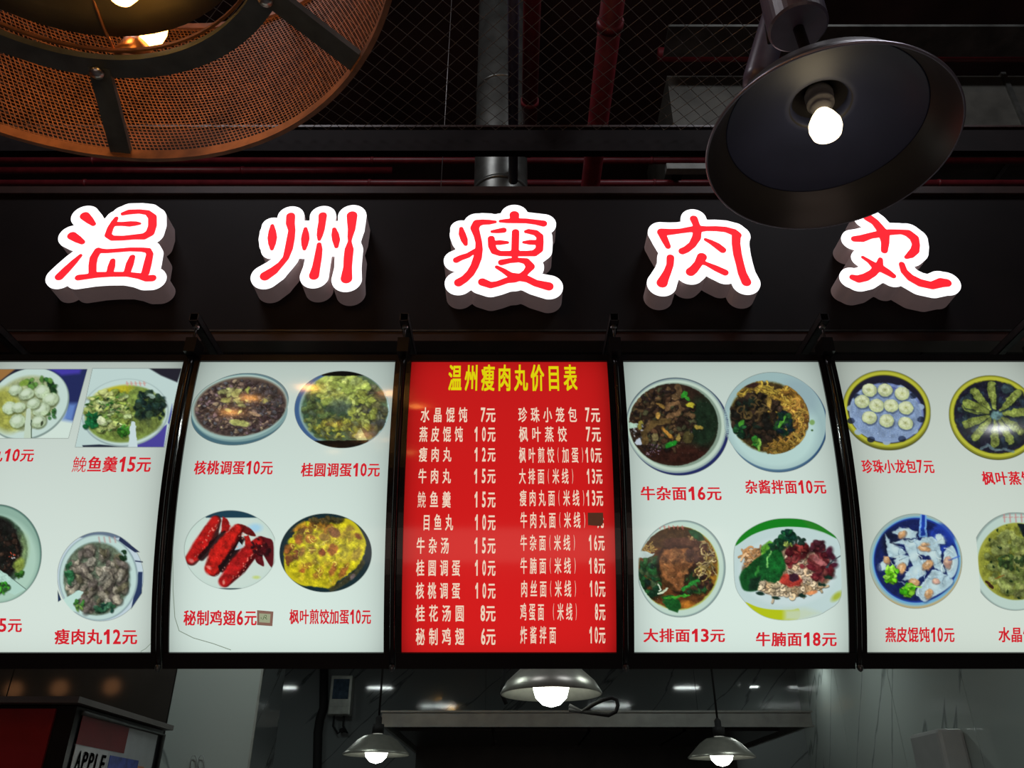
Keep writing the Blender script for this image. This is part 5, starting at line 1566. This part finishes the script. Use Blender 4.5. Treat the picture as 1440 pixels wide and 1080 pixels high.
va = [bm.verts.new(v) for v in ((hx0, 4.83, hz1 - 0.004), (hx1, 4.83, hz1 - 0.004), (hx1, KB - 0.012, hz1 + 0.012), (hx0, KB - 0.012, hz1 + 0.012))]
vb = [bm.verts.new(v.co + Vector((0, 0, 0.01))) for v in va]
bm.faces.new(va); bm.faces.new(vb[::-1])
for i in range(4): bm.faces.new([va[i], va[(i + 1) % 4], vb[(i + 1) % 4], vb[i]])
finish('canopy_plate', bm, M['hood_in'], hd)
for i in range(4):
    w = (hx1 - hx0 - 0.1) / 4
    x0 = hx0 + 0.05 + i * w
    shape_box('filter_plate', (x0, 5.2, hz0 + 0.015), (x0 + w - 0.02, 6.2, hz0 + 0.03), M['hood_in'], hd)
# tall dark splashback under the hood
shape_box('splashback', (hx0 + 0.02, KB - 0.03, 0.9), (hx1 - 0.02, KB - 0.012, hz1 - 0.01), M['hood_in'], hd)


def kitchen_pendant(px, py, Y, dia, label, cord_x=None, m='steel_shade'):
    c = at(px, py, Y)
    t = thing('kitchen_pendant', label, 'lamp', tuple(c), 'steel pendant lamps in the stall')
    R = dia / 2
    bm = bmesh.new()
    out = [(R, 0), (R * 1.01, 0.004), (R * 0.90, R * 0.13), (R * 0.60, R * 0.42), (R * 0.40, R * 0.54), (R * 0.16, R * 0.58)] if dia < 0.3 else [(R, 0), (R * 1.01, 0.004), (R * 0.88, R * 0.24), (R * 0.62, R * 0.47), (R * 0.42, R * 0.60), (R * 0.16, R * 0.63)]
    inn = [(r * 0.97, z - 0.004) for r, z in out[::-1]]
    lathe(bm, out + inn[:-1] + [(R * 0.985, 0.0), (R, 0)], 64, c)
    finish('lamp_shade', bm, M[m], t, True)
    bm = bmesh.new()
    b = R * 0.36
    lathe(bm, [(0, b * 1.1), (b * 0.5, b * 1.0), (b * 0.9, b * 0.5), (b, 0.0), (b * 0.86, -b * 0.5), (b * 0.5, -b * 0.86), (0, -b)], 28, c + Vector((0, 0, b * 0.35)))
    finish('bulb', bm, M['white_bulb'], t, True)
    bm = bmesh.new()
    lathe(bm, [(0, R * 0.60), (R * 0.18, R * 0.60), (R * 0.18, R * 0.86), (R * 0.10, R * 0.88), (R * 0.10, R * 1.05), (R * 0.04, R * 1.12), (0, R * 1.12)], 20, c)
    finish('lamp_cap', bm, M['cable'], t, True)
    shape_tube('cord', [c + Vector((0, 0, R * 1.1)), (c.x, c.y, SOFF)], 0.0045, M['cable'], t, 8)
    return t


kitchen_pendant(529, 1062, 3.6, 0.27, 'small steel pendant lamp left of the range hood, below the joint beside the price list')
kitchen_pendant(1015, 1066, 3.6, 0.27, 'small steel pendant lamp in front of the right half of the range hood')
kp = kitchen_pendant(775, 977, 2.62, 0.31, 'larger steel pendant lamp right under the red price list')
shape_tube('looped_cable', [at(x, y, 2.62) for x, y in ((800, 992), (818, 1001), (832, 992), (848, 984), (860, 981), (867, 984), (869, 992), (866, 1001), (856, 1006), (800, 998))], 0.006, M['cable'], kp)
x0 = at(712, 945, 3.3).x
cbl = shape_tube('drop_cable', [(x0, 3.3, SOFF), (x0 + 0.004, 3.3, EYE + 0.62), at(705, 975, 3.3), at(712, 990, 3.3)], 0.008, M['cable'])
tag(cbl, 'thin black cable dropping left of the larger steel pendant lamp', 'cable')
# conduit and meter box on the back wall left of the hood
YB = KB - 0.05
P = [at(456, 925, YB), at(455, 995, YB), at(450, 1010, YB), at(447, 1030, YB), at(446, 1085, YB), at(446, 1140, YB)]
cbl = shape_tube('wall_cable', P, 0.032, M['cable'])
tag(cbl, 'thick black cable running down the back wall beside the meter box', 'cable')
e0, e1 = at(461, 1006, KB - 0.1), at(497, 950, KB - 0.1)
eb = thing('meter_box', 'grey electric meter box with a dark window on the back wall', 'electric box', ((e0.x + e1.x) / 2, KB - 0.05, e0.z))
shape_box('box_body', (e0.x, KB - 0.12, e0.z), (e1.x, KB - 0.01, e1.z), M['ebox'], eb, bevel=0.008)
w0, w1 = at(467, 983, KB - 0.12), at(492, 955, KB - 0.12)
shape_box('window', (w0.x, KB - 0.127, w0.z), (w1.x, KB - 0.12, w1.z), M['ebox_glass'], eb)
shape_box('bottom_cover', (e0.x + 0.01, KB - 0.13, e0.z + 0.005), (e1.x - 0.01, KB - 0.12, e0.z + 0.06), M['ebox'], eb, bevel=0.003)
for s in (0.25, 0.7):
    xx = e0.x + (e1.x - e0.x) * s
    shape_tube('cable_tail', [(xx, KB - 0.07, e0.z + 0.005), (xx, KB - 0.07, e0.z - 0.07), (xx + 0.04, KB - 0.07, e0.z - 0.12), (e0.x + 0.11, KB - 0.07, e0.z - 0.10)], 0.008, M['cable'], eb, 8)
bm = bmesh.new()
lathe(bm, [(0, -0.02), (0.018, -0.01), (0.02, 0.01), (0, 0.02)], 12, (e0.x + 0.11, KB - 0.07, e0.z - 0.10))
finish('junction', bm, M['cable'], eb, True)
# paper towel holder on the right wall
d0 = at(1330, 1050, 4.3)
bx = thing('towel_dispenser', 'frosted grey paper towel dispenser on the right marble wall', 'dispenser', (XR - 0.07, 4.3, EYE + 0.1))
ya, yb = 4.20, 4.52
zt = at(1350, 1027, 4.3).z
shape_box('cover', (XR - 0.14, ya, zt - 0.36), (XR - 0.009, yb, zt), M['plastic'], bx, bevel=0.02)
shape_box('paper_slot', (XR - 0.12, ya + 0.05, zt - 0.375), (XR - 0.03, yb - 0.05, zt - 0.36), M['cable'], bx)
# wall hooks
hk = thing('wall_hook', 'white double wire hook low on the pale marble pillar', 'hook', tuple(at(277, 1072, 3.39)))
for x in (272, 283):
    shape_tube('hook_wire', [at(x - 4.5, 1090, 3.39), at(x - 3.5, 1066, 3.39), at(x - 1, 1062.5, 3.39), at(x + 2, 1062.5, 3.39), at(x + 4, 1067, 3.39), at(x + 4, 1090, 3.39)], 0.0016, M['poster_white'], hk, 6)
hk = thing('wall_hook', 'small pale hook low on the right marble wall', 'hook', tuple(at(1192, 1075, 6.0)))
hq = [(XR - 0.02, 5.62, EYE + 0.02), (XR - 0.03, 5.60, EYE + 0.13), (XR - 0.03, 5.66, EYE + 0.15), (XR - 0.03, 5.72, EYE + 0.12), (XR - 0.02, 5.74, EYE + 0.02)]
shape_tube('hook_wire', hq, 0.008, M['poster_white'], hk, 8)

# stall ceiling lights: back four mirrored in tiles, front two added to brighten the pillar
M['tube_on'] = mat('lit_ceiling_tube', (1, 1, 1), 0.4, noise=0.01, emit=(0.90, 1.0, 0.96), estr=60, sample='FRONT')
for x, y, z, nm in ((-2.14, 5.0, 1.17, 'left of the meter box'), (-1.24, 5.0, 1.17, 'left of the hood'), (1.64, 5.0, 1.17, 'over the hood'), (2.02, 5.9, 1.045, 'in the corner by the right wall'),
                    (-0.92, 2.72, 1.30, 'added unseen behind the wing menu box'), (1.15, 2.78, 1.30, 'added unseen behind the noodle menu box')):
    t = thing('ceiling_light', 'ceiling light of the stall ' + nm, 'lamp', (x, y, EYE + z))
    hw_ = 0.26 if y < 3 else 0.12
    shape_box('housing', (x - hw_, y - 0.05, EYE + z + 0.008), (x + hw_, y + 0.05, EYE + z + 0.05), M['ebox'], t, bevel=0.004)
    hl = 0.03 if y > 5.5 else (0.24 if y < 3 else 0.11)
    shape_box('diffuser', (x - hl, y - 0.03, EYE + z + 0.0065), (x + hl, y + 0.03, EYE + z + 0.0079), M['tube_on'], t)
    for s_ in (-0.08, 0.08):
        shape_tube('drop_rod', [(x + s_, y, EYE + z + 0.05), (x + s_, y, SOFF - 0.001)], 0.004, M['arm'], t, 8)

# ------------------------------------------------------------------ kiosk with a poster at the lower left
kz = EYE + 0.318
kq = thing('display_kiosk', 'dark kiosk with a red front and a poster side at the lower left', 'kiosk', (-1.6, 2.7, 0))
xr, yf, yb_ = -1.215, 2.40, 3.04
shape_box('cabinet', (-2.6, yf, 0), (xr, yb_, kz - 0.012), M['kiosk_black'], kq)
shape_box('cornice', (-2.7, yf - 0.04, kz - 0.008), (xr + 0.02, yb_ + 0.03, kz + 0.008), M['cornice'], kq)
xa = at(80, 1000, yf).x
shape_box('front_panel', (-2.6, yf - 0.008, 0.1), (xa, yf, kz - 0.02), M['kiosk_red'], kq)
# right side, seen obliquely: frame bars and the poster
def side(y0, y1, z0, z1, m, name, parent, d=0.006, lab=None):
    o_ = shape_box(name, (xr, y0, z0), (xr + d, y1, z1), m, parent)
    if lab: o_['label'] = lab
    return o_


shape_tube('edge_tube', [(xr + 0.006, yf + 0.03, kz - 0.026), (xr + 0.006, yb_ - 0.01, kz - 0.026), (xr + 0.006, yb_ - 0.01, 0.3)], 0.007, M['iron'], kq, 8)
pz1 = EYE + 0.287
po = side(2.435, 2.985, 0.9, pz1, M['poster_white'], 'poster', kq, 0.004, 'red and white poster reading APPLE')
side(2.435, 2.75, EYE + 0.212, pz1 - 0.001, M['poster_red'], 'red_area', po, 0.005)
side(2.435, 2.64, EYE + 0.02, EYE + 0.209, M['plastic'], 'label_area', po, 0.0055)
side(2.66, 2.87, EYE + 0.02, EYE + 0.200, M['poster_blue'], 'blue_shape', po, 0.0055)
side(2.87, 2.92, EYE + 0.02, EYE + 0.185, M['poster_orange'], 'orange_shape', po, 0.0055)
V, P = text_shape('APPLE', 0.03, 0.12, 0.5)
me = bpy.data.meshes.new('poster_lettering')
yl0, yl1, zl0, zl1 = 2.452, 2.632, EYE + 0.150, EYE + 0.198
me.from_pydata([(xr + 0.0075, yl0 + (yl1 - yl0) * u, zl0 + (zl1 - zl0) * v) for u, v in V], [], P)
link('poster_lettering', me, M['black_print'], po)
